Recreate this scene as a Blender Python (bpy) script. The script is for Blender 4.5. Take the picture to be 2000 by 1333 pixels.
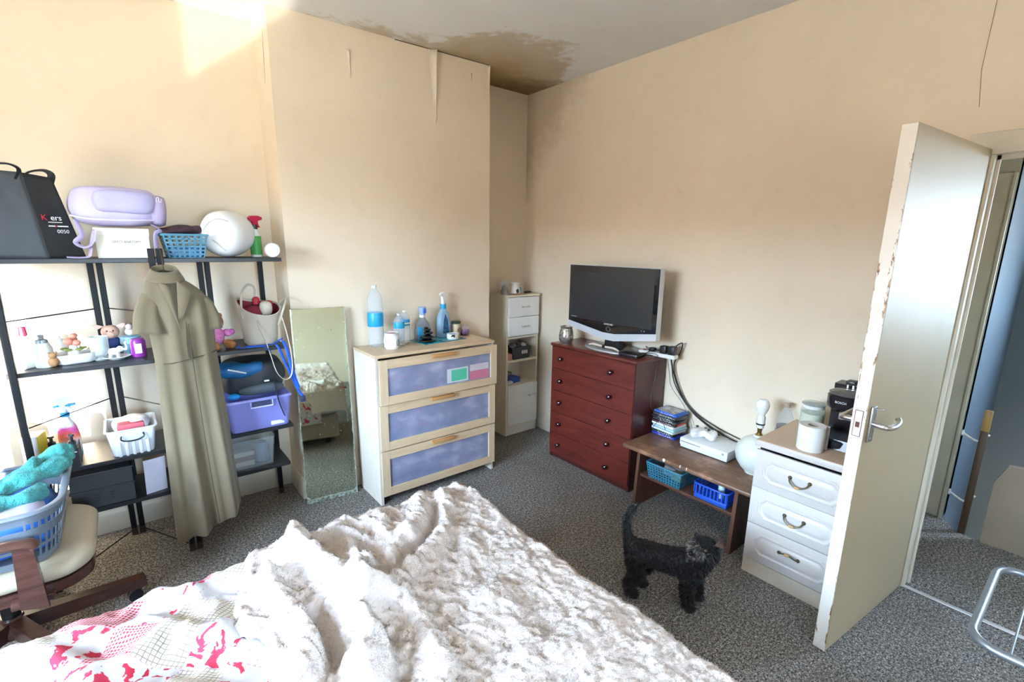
import bpy, bmesh, math, random
from mathutils import Vector, Matrix, noise
for _o in list(bpy.data.objects):
    bpy.data.objects.remove(_o)
SC = bpy.context.scene
COL = SC.collection
PI = math.pi
# ------------------------------------------------------------------ camera
cam_d = bpy.data.cameras.new('camera')
cam = bpy.data.objects.new('camera', cam_d)
COL.objects.link(cam)
_fw = Vector((0.61401, 0.759773, -0.213862)); _r = Vector((0.779532, -0.62622, 0.013356)); _u = Vector((0.123777, 0.174913, 0.976773))
cam.matrix_world = Matrix(((_r.x, _u.x, -_fw.x, -2.78405), (_r.y, _u.y, -_fw.y, -3.28645), (_r.z, _u.z, -_fw.z, 1.58957), (0, 0, 0, 1)))
cam_d.sensor_width = 36.0
cam_d.lens = 946.129 / 2000 * 36
cam_d.shift_y = 20.78 / 2000
cam_d.clip_start = 0.02
SC.camera = cam
# ------------------------------------------------------------------ daylight: sky and sun through the windows
WX = -4.35                                   # window wall
WIN = (-2.78, -1.32, 0.80, 2.12)             # y0 y1 z0 z1
world = bpy.data.worlds.new('daylight'); SC.world = world
world.use_nodes = True
_wt = world.node_tree; _bg = _wt.nodes['Background']
_tc = _wt.nodes.new('ShaderNodeTexCoord'); _sp = _wt.nodes.new('ShaderNodeSeparateXYZ'); _rp = _wt.nodes.new('ShaderNodeValToRGB')
_wt.links.new(_tc.outputs['Generated'], _sp.inputs[0]); _wt.links.new(_sp.outputs[2], _rp.inputs[0]); _wt.links.new(_rp.outputs[0], _bg.inputs[0])
_rp.color_ramp.elements[0].position = 0.0; _rp.color_ramp.elements[0].color = (0.60, 0.81, 1.0, 1)       # hazy bright horizon
_rp.color_ramp.elements[1].position = 0.50; _rp.color_ramp.elements[1].color = (0.40, 0.54, 0.76, 1)     # deeper blue overhead
_bg.inputs[1].default_value = 22.0
sun_d = bpy.data.lights.new('sun', 'SUN'); sun_d.energy = 26; sun_d.angle = 0.012; sun_d.color = (1, 0.93, 0.82)
sun = bpy.data.objects.new('sun', sun_d); COL.objects.link(sun)
sun.rotation_euler = Vector((1.13, 2.0, -0.74)).to_track_quat('-Z', 'Y').to_euler()
# added spot lamp outside, standing in for reflected sun on the alcove top
gl_d = bpy.data.lights.new('added_glint_spot', 'SPOT'); gl_d.energy = 330; gl_d.spot_size = math.radians(11); gl_d.spot_blend = 0.25; gl_d.shadow_soft_size = 0.012; gl_d.color = (1, 0.95, 0.86)
gl = bpy.data.objects.new('added_glint_spot', gl_d); COL.objects.link(gl); gl.location = (-5.7, -2.26, -0.093)
gl.rotation_euler = (Vector((-2.20, -0.06, 2.80)) - gl.location).to_track_quat('-Z', 'Y').to_euler()
def portal(name, loc, rot, sx, sy):
    d = bpy.data.lights.new(name, 'AREA'); d.shape = 'RECTANGLE'; d.size = sx; d.size_y = sy
    d.cycles.is_portal = True
    o = bpy.data.objects.new(name, d); COL.objects.link(o); o.location = loc; o.rotation_euler = rot
portal('window_portal', (WX - 0.02, (WIN[0] + WIN[1]) / 2, (WIN[2] + WIN[3]) / 2), (0, -PI / 2, 0), WIN[3] - WIN[2], WIN[1] - WIN[0])
WIN2 = (-2.95, -2.10, 0.95, 1.90)           # x0 x1 z0 z1, of a window added behind the camera for fill light
portal('added_window_portal', ((WIN2[0] + WIN2[1]) / 2, -4.92, (WIN2[2] + WIN2[3]) / 2), (PI / 2, 0, 0), WIN2[1] - WIN2[0], WIN2[3] - WIN2[2])
SC.view_settings.view_transform = 'Standard'; SC.view_settings.look = 'None'
SC.view_settings.gamma = 1; SC.view_settings.use_curve_mapping = False
SC.view_settings.exposure = 2.0
SC.cycles.max_bounces = 7; SC.cycles.diffuse_bounces = 4; SC.cycles.glossy_bounces = 3
SC.cycles.transmission_bounces = 4; SC.cycles.transparent_max_bounces = 10
SC.cycles.caustics_reflective = False; SC.cycles.caustics_refractive = False
SC.cycles.sample_clamp_indirect = 6; SC.cycles.adaptive_threshold = 0.025
# ------------------------------------------------------------------ helpers
rnd = random.Random(7)
def tag(o, label=None, cat=None, group=None, kind=None):
    if label: o['label'] = label
    if cat: o['category'] = cat
    if group: o['group'] = group
    if kind: o['kind'] = kind
    return o
def thing(name, label, cat, loc=(0, 0, 0), rz=0.0, group=None):
    o = bpy.data.objects.new(name, None); COL.objects.link(o)
    o.empty_display_size = 0.05
    o.location = loc; o.rotation_euler = (0, 0, rz)
    return tag(o, label, cat, group)
def ident(): return Matrix.Identity(4)
def T(x, y, z): return Matrix.Translation((x, y, z))
def RX(a): return Matrix.Rotation(a, 4, 'X')
def RY(a): return Matrix.Rotation(a, 4, 'Y')
def RZ(a): return Matrix.Rotation(a, 4, 'Z')
class MB:
    def __init__(s): s.v = []; s.f = []
    def add(s, vs, fs, m=None):
        b = len(s.v)
        for p in vs:
            p = Vector(p)
            s.v.append(m @ p if m is not None else p)
        for f in fs: s.f.append(tuple(b + i for i in f))
        return s
    def box(s, x0, x1, y0, y1, z0, z1, m=None, r=0.0, seg=2):
        if r <= 0:
            vs = [(x, y, z) for x in (x0, x1) for y in (y0, y1) for z in (z0, z1)]
            return s.add(vs, [(0, 1, 3, 2), (4, 6, 7, 5), (0, 4, 5, 1), (2, 3, 7, 6), (0, 2, 6, 4), (1, 5, 7, 3)], m)
        bm = bmesh.new(); bmesh.ops.create_cube(bm, size=1)
        sc = Vector((abs(x1 - x0), abs(y1 - y0), abs(z1 - z0))); c = Vector(((x0 + x1) / 2, (y0 + y1) / 2, (z0 + z1) / 2))
        for v in bm.verts: v.co = Vector((v.co.x * sc.x, v.co.y * sc.y, v.co.z * sc.z)) + c
        r = min(r, min(sc) * 0.49)
        bmesh.ops.bevel(bm, geom=bm.edges[:], offset=r, segments=seg, affect='EDGES', profile=0.5)
        bm.verts.index_update()
        s.add([v.co.copy() for v in bm.verts], [[v.index for v in f.verts] for f in bm.faces], m); bm.free()
        return s
    def lathe(s, prof, n=24, c=(0, 0, 0), m=None, sx=1.0, sy=1.0):
        vs = []; fs = []; k = len(prof)
        for i in range(n):
            a = 2 * PI * i / n
            for r, z in prof: vs.append((c[0] + r * sx * math.cos(a), c[1] + r * sy * math.sin(a), c[2] + z))
        for i in range(n):
            j = (i + 1) % n
            for q in range(k - 1):
                fs.append((i * k + q, j * k + q, j * k + q + 1, i * k + q + 1))
        if prof[0][0] > 1e-5: fs.append(tuple(i * k for i in reversed(range(n))))
        if prof[-1][0] > 1e-5: fs.append(tuple(i * k + k - 1 for i in range(n)))
        return s.add(vs, fs, m)
    def cyl(s, p0, p1, r0, r1=None, n=16, m=None):
        return s.tube([p0, p1], [r0, r0 if r1 is None else r1], n, m=m)
    def tube(s, pts, r, n=8, closed=False, m=None, flat=None):
        pts = [Vector(p) for p in pts]; N = len(pts)
        rs = r if isinstance(r, (list, tuple)) else [r] * N
        tg = []
        for i in range(N):
            a = pts[(i - 1) % N] if (closed or i > 0) else pts[i]
            b = pts[(i + 1) % N] if (closed or i < N - 1) else pts[i]
            d = b - a
            tg.append(d.normalized() if d.length > 1e-9 else Vector((0, 0, 1)))
        up = Vector((0, 0, 1)) if abs(tg[0].z) < 0.9 else Vector((1, 0, 0))
        nx = tg[0].cross(up).normalized(); vs = []; fs = []
        for i in range(N):
            nx = (nx - tg[i] * nx.dot(tg[i]))
            nx = nx.normalized() if nx.length > 1e-6 else tg[i].orthogonal().normalized()
            ny = tg[i].cross(nx)
            for k in range(n):
                a = 2 * PI * k / n
                fx, fy = (1, 1) if flat is None else flat
                vs.append(pts[i] + (nx * math.cos(a) * fx + ny * math.sin(a) * fy) * rs[i])
        R = N if closed else N - 1
        for i in range(R):
            j = (i + 1) % N
            for k in range(n):
                l = (k + 1) % n
                fs.append((i * n + k, i * n + l, j * n + l, j * n + k))
        if not closed:
            fs.append(tuple(range(n - 1, -1, -1))); fs.append(tuple((N - 1) * n + k for k in range(n)))
        return s.add(vs, fs, m)
    def prism(s, poly, d0, d1, axis='z', m=None):
        def P(a, b, d):
            return {'z': (a, b, d), 'y': (a, d, b), 'x': (d, a, b)}[axis]
        n = len(poly)
        vs = [P(a, b, d0) for a, b in poly] + [P(a, b, d1) for a, b in poly]
        fs = [tuple(range(n - 1, -1, -1)), tuple(range(n, 2 * n))] + [(i, (i + 1) % n, n + (i + 1) % n, n + i) for i in range(n)]
        return s.add(vs, fs, m)
    def ball(s, c, r, n=16, k=10, m=None, fn=None):
        rx, ry, rz = r if isinstance(r, (tuple, list)) else (r, r, r)
        vs = [(c[0], c[1], c[2] - rz)]; fs = []
        for j in range(1, k):
            t = PI * j / k - PI / 2
            for i in range(n):
                a = 2 * PI * i / n
                vs.append((c[0] + rx * math.cos(t) * math.cos(a), c[1] + ry * math.cos(t) * math.sin(a), c[2] + rz * math.sin(t)))
        vs.append((c[0], c[1], c[2] + rz)); L = len(vs) - 1
        for i in range(n):
            fs.append((0, 1 + (i + 1) % n, 1 + i)); fs.append((L, 1 + (k - 2) * n + i, 1 + (k - 2) * n + (i + 1) % n))
        for j in range(k - 2):
            for i in range(n):
                fs.append((1 + j * n + i, 1 + j * n + (i + 1) % n, 1 + (j + 1) * n + (i + 1) % n, 1 + (j + 1) * n + i))
        if fn: vs = [fn(Vector(v)) for v in vs]
        return s.add(vs, fs, m)
    def loft(s, rings, cap=True, closed=True, m=None):
        n = len(rings[0]); vs = [p for r in rings for p in r]; fs = []
        for i in range(len(rings) - 1):
            for k in range(n if closed else n - 1):
                l = (k + 1) % n
                fs.append((i * n + k, i * n + l, (i + 1) * n + l, (i + 1) * n + k))
        if cap and closed:
            fs.append(tuple(range(n - 1, -1, -1))); fs.append(tuple((len(rings) - 1) * n + k for k in range(n)))
        return s.add(vs, fs, m)
    def grid(s, fn, nu, nv, m=None):
        vs = [fn(i / nu, j / nv) for j in range(nv + 1) for i in range(nu + 1)]
        fs = [(j * (nu + 1) + i, j * (nu + 1) + i + 1, (j + 1) * (nu + 1) + i + 1, (j + 1) * (nu + 1) + i) for j in range(nv) for i in range(nu)]
        return s.add(vs, fs, m)
    def build(s, name, mat, parent=None, smooth=True, ang=38, loc=None, rot=None, solid=0.0, sub=0, offset=0.0):
        me = bpy.data.meshes.new(name)
        me.from_pydata([tuple(v) for v in s.v], [], s.f); me.validate()
        bm = bmesh.new(); bm.from_mesh(me)
        bmesh.ops.recalc_face_normals(bm, faces=bm.faces[:]); bm.to_mesh(me); bm.free()
        if smooth:
            me.polygons.foreach_set('use_smooth', [True] * len(me.polygons))
            me.set_sharp_from_angle(angle=math.radians(ang))
        me.materials.append(mat)
        o = bpy.data.objects.new(name, me); COL.objects.link(o)
        if parent is not None: o.parent = parent
        if loc is not None: o.location = loc
        if rot is not None: o.rotation_euler = rot
        if solid:
            md = o.modifiers.new('solid', 'SOLIDIFY'); md.thickness = solid; md.offset = offset
        if sub:
            md = o.modifiers.new('sub', 'SUBSURF'); md.levels = sub; md.render_levels = sub
        return o
def rrect(w, h, r, n=4, cx=0.0, cy=0.0):
    pts = []
    for sx, sy, a0 in ((1, 1, 0), (-1, 1, PI / 2), (-1, -1, PI), (1, -1, 1.5 * PI)):
        for i in range(n + 1):
            a = a0 + PI / 2 * i / n
            pts.append((cx + sx * (w / 2 - r) + r * math.cos(a), cy + sy * (h / 2 - r) + r * math.sin(a)))
    return pts
def smoothpath(pts, k=6):
    pts = [Vector(p) for p in pts]; out = []
    for i in range(len(pts) - 1):
        p0 = pts[max(i - 1, 0)]; p1 = pts[i]; p2 = pts[i + 1]; p3 = pts[min(i + 2, len(pts) - 1)]
        for j in range(k):
            t = j / k
            out.append(0.5 * ((2 * p1) + (p2 - p0) * t + (2 * p0 - 5 * p1 + 4 * p2 - p3) * t * t + (3 * p1 - p0 - 3 * p2 + p3) * t ** 3))
    out.append(pts[-1]); return out
def text(name, body, size, mat, parent, loc, rot, extrude=0.0004, align='CENTER', sx=1.0):
    cu = bpy.data.curves.new(name, 'FONT'); cu.body = body; cu.size = size; cu.extrude = extrude
    cu.align_x = align; cu.align_y = 'CENTER'; cu.resolution_u = 3
    t = bpy.data.objects.new(name, cu); COL.objects.link(t)
    me = bpy.data.meshes.new_from_object(t.evaluated_get(bpy.context.evaluated_depsgraph_get()))
    COL.objects.unlink(t); bpy.data.objects.remove(t); bpy.data.curves.remove(cu)
    me.materials.clear(); me.materials.append(mat)
    o = bpy.data.objects.new(name, me); COL.objects.link(o); o.parent = parent
    o.location = loc; o.rotation_euler = rot; o.scale = (sx, 1, 1)
    return o
def fbm(x, y, z=0.0, o=4):
    return noise.fractal(Vector((x, y, z)), 1.0, 2.0, o)
def sstep(a, b, x):
    t = max(0.0, min(1.0, (x - a) / (b - a))); return t * t * (3 - 2 * t)
# ------------------------------------------------------------------ materials
MATS = {}
class NT:
    def __init__(s, name):
        s.m = bpy.data.materials.new(name); s.m.use_nodes = True; s.t = s.m.node_tree; s.n = s.t.nodes
        s.p = s.n['Principled BSDF']; s.out = s.n['Material Output']; s._co = None
    def new(s, typ, **kw):
        n = s.n.new(typ)
        for k, v in kw.items(): setattr(n, k, v)
        return n
    def link(s, a, b): s.t.links.new(a, b)
    def co(s, scale=(1, 1, 1), rot=(0, 0, 0), loc=(0, 0, 0)):
        if s._co is None: s._co = s.new('ShaderNodeTexCoord')
        mp = s.new('ShaderNodeMapping'); mp.inputs['Scale'].default_value = scale; mp.inputs['Rotation'].default_value = rot; mp.inputs['Location'].default_value = loc
        s.link(s._co.outputs['Object'], mp.inputs[0]); return mp.outputs[0]
    def noise(s, vec, scale, detail=3, rough=0.55, dist=0.0):
        n = s.new('ShaderNodeTexNoise'); n.inputs['Scale'].default_value = scale; n.inputs['Detail'].default_value = detail
        n.inputs['Roughness'].default_value = rough; n.inputs['Distortion'].default_value = dist
        s.link(vec, n.inputs['Vector']); return n.outputs['Fac']
    def vor(s, vec, scale, feature='F1', out='Distance', rnd_=1.0):
        n = s.new('ShaderNodeTexVoronoi'); n.feature = feature; n.inputs['Scale'].default_value = scale; n.inputs['Randomness'].default_value = rnd_
        s.link(vec, n.inputs['Vector']); return n.outputs[out]
    def ramp(s, fac, stops, interp='LINEAR'):
        r = s.new('ShaderNodeValToRGB'); r.color_ramp.interpolation = interp
        e = r.color_ramp.elements
        while len(e) < len(stops): e.new(0.5)
        for k, (p, c) in enumerate(stops):
            e[k].position = p; e[k].color = (*c, 1) if len(c) == 3 else c
        s.link(fac, r.inputs[0]); return r.outputs[0]
    def mix(s, fac, a, b, mode='MIX'):
        n = s.new('ShaderNodeMix', data_type='RGBA', blend_type=mode)
        for sock, v in ((n.inputs[0], fac), (n.inputs[6], a), (n.inputs[7], b)):
            if isinstance(v, (int, float)): sock.default_value = v
            elif isinstance(v, tuple): sock.default_value = (*v, 1) if len(v) == 3 else v
            else: s.link(v, sock)
        return n.outputs[2]
    def math(s, op, a, b=None, c=None):
        n = s.new('ShaderNodeMath', operation=op)
        for i, v in enumerate((a, b, c)):
            if v is None: continue
            if isinstance(v, (int, float)): n.inputs[i].default_value = v
            else: s.link(v, n.inputs[i])
        return n.outputs[0]
    def sep(s, vec):
        n = s.new('ShaderNodeSeparateXYZ'); s.link(vec, n.inputs[0]); return n.outputs
    def bump(s, h, strength=0.3, dist=0.002):
        b = s.new('ShaderNodeBump'); b.inputs['Strength'].default_value = strength; b.inputs['Distance'].default_value = dist
        s.link(h, b.inputs['Height']); s.link(b.outputs[0], s.p.inputs['Normal'])
    def set(s, color=None, rough=None, metal=None, trans=None, spec=None, coat=None, sheen=None, alpha=None, ior=None):
        for k, v in (('Base Color', color), ('Roughness', rough), ('Metallic', metal), ('Transmission Weight', trans), ('Specular IOR Level', spec),
                     ('Coat Weight', coat), ('Sheen Weight', sheen), ('Alpha', alpha), ('IOR', ior)):
            if v is None: continue
            if isinstance(v, (int, float)): s.p.inputs[k].default_value = v
            elif isinstance(v, tuple): s.p.inputs[k].default_value = (*v, 1) if len(v) == 3 else v
            else: s.link(v, s.p.inputs[k])
        return s
def pm(name, c, rough=0.5, metal=0.0, var=0.08, vs=9.0, bump=0.0, bs=120.0, **kw):
    if name in MATS: return MATS[name]
    t = NT(name); co = t.co()
    f = t.noise(co, vs, 4)
    d = tuple(max(0, x * (1 - var)) for x in c); e = tuple(min(1, x * (1 + var)) for x in c)
    t.set(t.ramp(f, [(0.3, d), (0.7, e)]), rough, metal, **kw)
    if bump: t.bump(t.noise(co, bs, 3), bump, 0.001)
    MATS[name] = t.m; return t.m
def clear(name, c=(0.9, 0.95, 1.0), opac=0.15, rough=0.08, gl=0.12):
    if name in MATS: return MATS[name]
    t = NT(name); co = t.co()
    t.set(t.ramp(t.noise(co, 12), [(0.3, tuple(x * 0.95 for x in c)), (0.7, c)]), rough)
    tr = t.new('ShaderNodeBsdfTransparent'); tr.inputs[0].default_value = (*[0.5 + 0.5 * x for x in c], 1)
    fr = t.new('ShaderNodeFresnel'); fr.inputs[0].default_value = 1.45
    ge = t.new('ShaderNodeNewGeometry')                             # thin sheet: no inner reflection on the far side of a wall
    fac = t.math('ADD', t.math('MULTIPLY', fr.outputs[0], t.math('SUBTRACT', 1.0, ge.outputs['Backfacing'])), opac)
    mx = t.new('ShaderNodeMixShader'); t.link(fac, mx.inputs[0]); t.link(tr.outputs[0], mx.inputs[1]); t.link(t.p.outputs[0], mx.inputs[2])
    t.link(mx.outputs[0], t.out.inputs[0]); MATS[name] = t.m; return t.m
def woodm(name, c1, c2, scale=1.0, axis=0, rough=0.45, stretch=14.0, coat=0.0, dirt=0.0, knots=0.0):
    if name in MATS: return MATS[name]
    t = NT(name); sc = [stretch * scale] * 3; sc[axis] = scale
    co = t.co(tuple(sc))
    f = t.noise(co, 2.2, 6, 0.6, 0.8); g = t.noise(co, 11, 3, 0.6)
    fac = t.math('ADD', t.math('MULTIPLY', f, 0.75), t.math('MULTIPLY', g, 0.25))
    col = t.ramp(fac, [(0.32, c1), (0.68, c2)])
    if dirt:
        w = t.noise(t.co((1, 1, 1)), 7, 6, 0.7); col = t.mix(t.ramp(w, [(0.5, (0, 0, 0)), (0.72, (dirt,) * 3)]), col, tuple(min(1, x * 2.0 + 0.05) for x in c2))
    t.set(col, rough, coat=coat); t.bump(g, 0.08, 0.001); MATS[name] = t.m; return t.m
WHITE_PL = pm('white_plastic', (0.8, 0.8, 0.78), 0.4)
BLACK_PL = pm('black_plastic', (0.016, 0.016, 0.018), 0.38)
CHROME = pm('brushed_metal', (0.62, 0.62, 0.63), 0.28, 1.0)
# ------------------------------------------------------------------ room shell
H = 2.79
def paintm(name, c, stain=0.0):
    t = NT(name); co = t.co()
    big = t.noise(co, 1.3, 4, 0.6); mid = t.noise(co, 9, 4, 0.6)
    col = t.ramp(big, [(0.3, tuple(x * 0.93 for x in c)), (0.7, c)])
    col = t.mix(t.ramp(mid, [(0.55, (0, 0, 0)), (0.8, (0.18, 0.18, 0.18))]), col, (0.55, 0.44, 0.28))
    if stain:                                                       # damp marks by the far corner, high up
        x, y, z = t.sep(co)
        d = t.math('ADD', t.math('MULTIPLY', t.math('SUBTRACT', H, z), 0.8), t.math('MULTIPLY', t.math('ABSOLUTE', y), 1.0))
        w = t.math('SUBTRACT', t.math('ADD', 0.55, t.math('MULTIPLY', t.noise(co, 4, 5, 0.65), 0.9)), d)
        col = t.mix(t.ramp(w, [(0.25, (0, 0, 0)), (0.6, (stain,) * 3)]), col, (0.36, 0.25, 0.12))
    t.set(col, 0.72); t.bump(t.noise(co, 85, 4, 0.65), 0.16, 0.003); return t.m
WALL = paintm('cream_wall_paint', (0.83, 0.715, 0.555)); WALLR = paintm('cream_wall_paint_damp_corner', (0.83, 0.715, 0.555), 0.5)
def ceilingm():
    t = NT('white_ceiling_with_damp_stain'); co = t.co(); x, y, z = t.sep(co)
    base = t.ramp(t.noise(co, 2, 4), [(0.3, (0.70, 0.70, 0.68)), (0.7, (0.76, 0.76, 0.75))])
    u = t.math('MULTIPLY', t.math('ADD', x, 1.8), 1 / 1.8)
    dep = t.ramp(u, [(0.0, (0.28,) * 3), (0.10, (0.36,) * 3), (0.24, (0.44,) * 3), (0.38, (0.52,) * 3), (0.46, (0.80,) * 3), (0.56, (0.90,) * 3), (0.73, (0.92,) * 3), (0.86, (0.80,) * 3), (0.99, (0.50,) * 3)])
    wob = t.math('MULTIPLY', t.math('SUBTRACT', t.noise(co, 5, 6, 0.62, 0.6), 0.5), 0.75)
    wob2 = t.math('MULTIPLY', t.math('SUBTRACT', t.noise(co, 17, 4, 0.6), 0.5), 0.16)
    s = t.math('ADD', t.math('ADD', t.math('ADD', dep, y), wob), wob2)          # >0 inside (y is negative)
    inside = t.math('GREATER_THAN', x, -1.86)
    m1 = t.math('MULTIPLY', t.ramp(s, [(0.0, (0, 0, 0)), (0.10, (0.55,) * 3), (0.40, (0.72,) * 3), (0.75, (0.95,) * 3)]), inside)
    col = t.mix(m1, base, (0.40, 0.265, 0.08))
    d2 = t.math('SUBTRACT', 0.52, t.math('ADD', t.math('MULTIPLY', t.math('ABSOLUTE', x), 0.75), t.math('ABSOLUTE', y)))
    m2 = t.ramp(t.math('ADD', d2, t.math('MULTIPLY', wob, 0.5)), [(0.0, (0, 0, 0)), (0.25, (0.8,) * 3)])
    col = t.mix(m2, col, (0.16, 0.08, 0.02))
    t.set(col, 0.8); t.bump(t.noise(co, 60, 4), 0.12, 0.002); return t.m
def carpetm():
    t = NT('grey_brown_twist_carpet'); co = t.co()
    a = t.noise(co, 170, 2, 0.7); b = t.noise(co, 75, 3, 0.7); c = t.noise(co, 2.2, 4, 0.6)
    f = t.math('ADD', t.math('MULTIPLY', a, 0.6), t.math('MULTIPLY', b, 0.4))
    col = t.ramp(f, [(0.38, (0.04, 0.037, 0.033)), (0.46, (0.14, 0.132, 0.12)), (0.53, (0.30, 0.285, 0.26)), (0.62, (0.68, 0.65, 0.60))])
    col = t.mix(t.ramp(c, [(0.5, (0, 0, 0)), (0.75, (0.45,) * 3)]), col, (0.085, 0.07, 0.05))
    t.set(col, 0.95, spec=0.1); t.bump(f, 0.9, 0.012); return t.m
CARPET = carpetm()
GLOSSW = pm('ivory_gloss_paint', (0.70, 0.64, 0.52), 0.35, 0, 0.06, 6, 0.05, 30)
def struct(o, label=None): return tag(o, label, None, None, 'structure')
b = MB().box(-4.5, 0.0, -4.9, 0.0, -0.1, 0); struct(b.build('floor', CARPET, smooth=False), 'grey brown speckled carpet over the bedroom floor')
b = MB().box(-4.5, 0.12, -4.9, 0.12, H, H + 0.1); struct(b.build('ceiling', ceilingm(), smooth=False), 'white ceiling with a brown damp stain by the chimney breast')
b = MB().box(-4.5, 0.12, 0, 0.12, 0, H); struct(b.build('wall_back', WALL, smooth=False), 'cream alcove wall behind the black shelving')
CHM = MB().prism([(-2.026, 0), (-0.632, 0), (-0.632, -0.3426), (-2.026, -0.29)], 0, H).build('wall_chimney', WALL, smooth=False)
struct(CHM, 'cream chimney breast with torn lifting wallpaper')
DY0, DY1, DZ = -3.66, -2.862, 2.0
b = MB().box(0, 0.12, DY1, 0.0, 0, H).box(0, 0.12, -5.28, DY0, 0, H).box(0, 0.12, DY0, DY1, DZ, H)
struct(b.build('wall_right', WALLR, smooth=False), 'cream wall behind the television, with the doorway')
b = MB().box(WX - 0.15, WX, -4.9, WIN[0], 0, H).box(WX - 0.15, WX, WIN[1], 0.12, 0, H).box(WX - 0.15, WX, WIN[0], WIN[1], 0, WIN[2]).box(WX - 0.15, WX, WIN[0], WIN[1], WIN[3], H)
struct(b.build('wall_left', WALL, smooth=False), 'cream window wall')
b = MB().box(-4.5, WIN2[0], -4.9, -4.78, 0, H).box(WIN2[1], 0.12, -4.9, -4.78, 0, H).box(WIN2[0], WIN2[1], -4.9, -4.78, 0, WIN2[2]).box(WIN2[0], WIN2[1], -4.9, -4.78, WIN2[3], H); struct(b.build('wall_front', WALL, smooth=False), 'cream wall behind the camera with a radiator')
# window in the left wall
wf = MB()
y0, y1, z0, z1 = WIN
for a in (y0, (y0 + y1) / 2 - 0.03, y1 - 0.06): wf.box(WX - 0.11, WX - 0.05, a, a + 0.06, z0, z1)
for a in (z0, z1 - 0.06, z1 - 0.42): wf.box(WX - 0.11, WX - 0.05, y0, y1, a, a + 0.05)
W1 = struct(wf.build('window_1', WHITE_PL, smooth=False), 'white framed window letting in daylight')
MB().box(WX - 0.085, WX - 0.08, y0, y1, z0, z1).build('pane', clear('window_glass', (0.95, 0.98, 1.0), 0.02, 0.02), W1, False)
MB().box(WX - 0.1, WX + 0.14, y0 - 0.05, y1 + 0.05, z0 - 0.03, z0, r=0.006).build('sill', GLOSSW, W1)
xa_, xb_, za_, zb_ = WIN2
wf = MB()
for a in (xa_, (xa_ + xb_) / 2 - 0.03, xb_ - 0.06): wf.box(a, a + 0.06, -4.88, -4.82, za_, zb_)
for a in (za_, zb_ - 0.05): wf.box(xa_, xb_, -4.88, -4.82, a, a + 0.05)
W2 = struct(wf.build('window_added', WHITE_PL, smooth=False), 'white framed window added unseen behind the camera for fill light')  # unseen window, added as fill from the camera side
MB().box(xa_, xb_, -4.855, -4.85, za_, zb_).build('pane', MATS['window_glass'], W2, False)
# skirting boards
def skirt(name, pts, label):
    m = MB()
    for (ax, ay), (bx, by) in zip(pts[:-1], pts[1:]):
        d = Vector((bx - ax, by - ay, 0)); L = d.length; ang = math.atan2(d.y, d.x)
        prof = [(0, 0), (-0.016, 0), (-0.016, 0.10), (-0.011, 0.122), (-0.004, 0.13), (0, 0.13)]
        m.prism(prof, 0, L, 'x', T(ax, ay, 0) @ RZ(ang))
    return struct(m.build(name, GLOSSW), label)
skirt('baseboard_back', [(-4.35, 0), (-2.03, 0)], 'ivory skirting board behind the black shelving')
skirt('baseboard_chimney', [(-2.026, 0), (-2.026, -0.29), (-0.632, -0.3426), (-0.632, 0), (-0.0, 0)], 'ivory skirting board around the chimney breast')
skirt('baseboard_right', [(0, 0), (0, DY1 + 0.02)], 'ivory skirting board below the television wall')
# lifting wallpaper and slits on the chimney breast
PAPER = pm('loose_wallpaper', (0.80, 0.70, 0.55), 0.7, 0, 0.05); SLIT = pm('dark_gap', (0.06, 0.04, 0.025), 0.9)
def flap(px, z_top, z_bot, w, lift, yf):
    def fn(u, v):
        t = 1 - v; ww = w * (0.15 + 0.85 * t)
        return Vector((px - ww * (1 - u), yf - 0.001 - lift * t * (u ** 2), z_bot + (z_top - z_bot) * v if False else z_top + (z_bot - z_top) * v))
    MB().grid(fn, 6, 10).build('wallpaper_flap', PAPER, CHM, solid=0.0012)
yfr = lambda x: -0.29 + (x + 2.026) / (1.394) * -0.0526
flap(-1.052, H - 0.005, 2.36, 0.045, 0.03, yfr(-1.05)); flap(-1.60, 2.67, 2.52, 0.02, 0.008, yfr(-1.6)); flap(-0.638, H - 0.01, 2.62, 0.02, 0.012, yfr(-0.64))
for x, za, zb, w in ((-1.05, H - 0.005, 2.37, 0.006), (-0.78, 2.71, 2.66, 0.004)):
    MB().prism([(x - w / 2, za), (x + w / 2, za), (x, zb)], yfr(x) - 0.0008, yfr(x) + 0.002, 'y').build('wallpaper_slit', SLIT, CHM, False)
MB().prism([(-0.20, 2.70), (-0.185, 2.58), (-0.165, 2.44), (-0.178, 2.57)], -2.0268, -2.024, 'x').build('wallpaper_slit', SLIT, CHM, False)
MB().prism([(-1.32, yfr(-1.32) - 0.0008), (-0.64, yfr(-0.64) - 0.0008), (-0.64, yfr(-0.64) + 0.002), (-1.32, yfr(-1.32) + 0.002)], H - 0.005, H - 0.001, 'z').build('cornice_gap', SLIT, CHM, False)
# cracks over the door
MB().tube([(-0.001, -2.78, H), (-0.0012, -2.80, 2.55), (-0.001, -2.795, 2.3), (-0.001, -2.81, 2.16)], 0.0009, 4).build('plaster_crack', pm('crack_tan', (0.35, 0.27, 0.17), 0.9), bpy.data.objects['wall_right'])  # crack drawn as a thin tan tube
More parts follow.
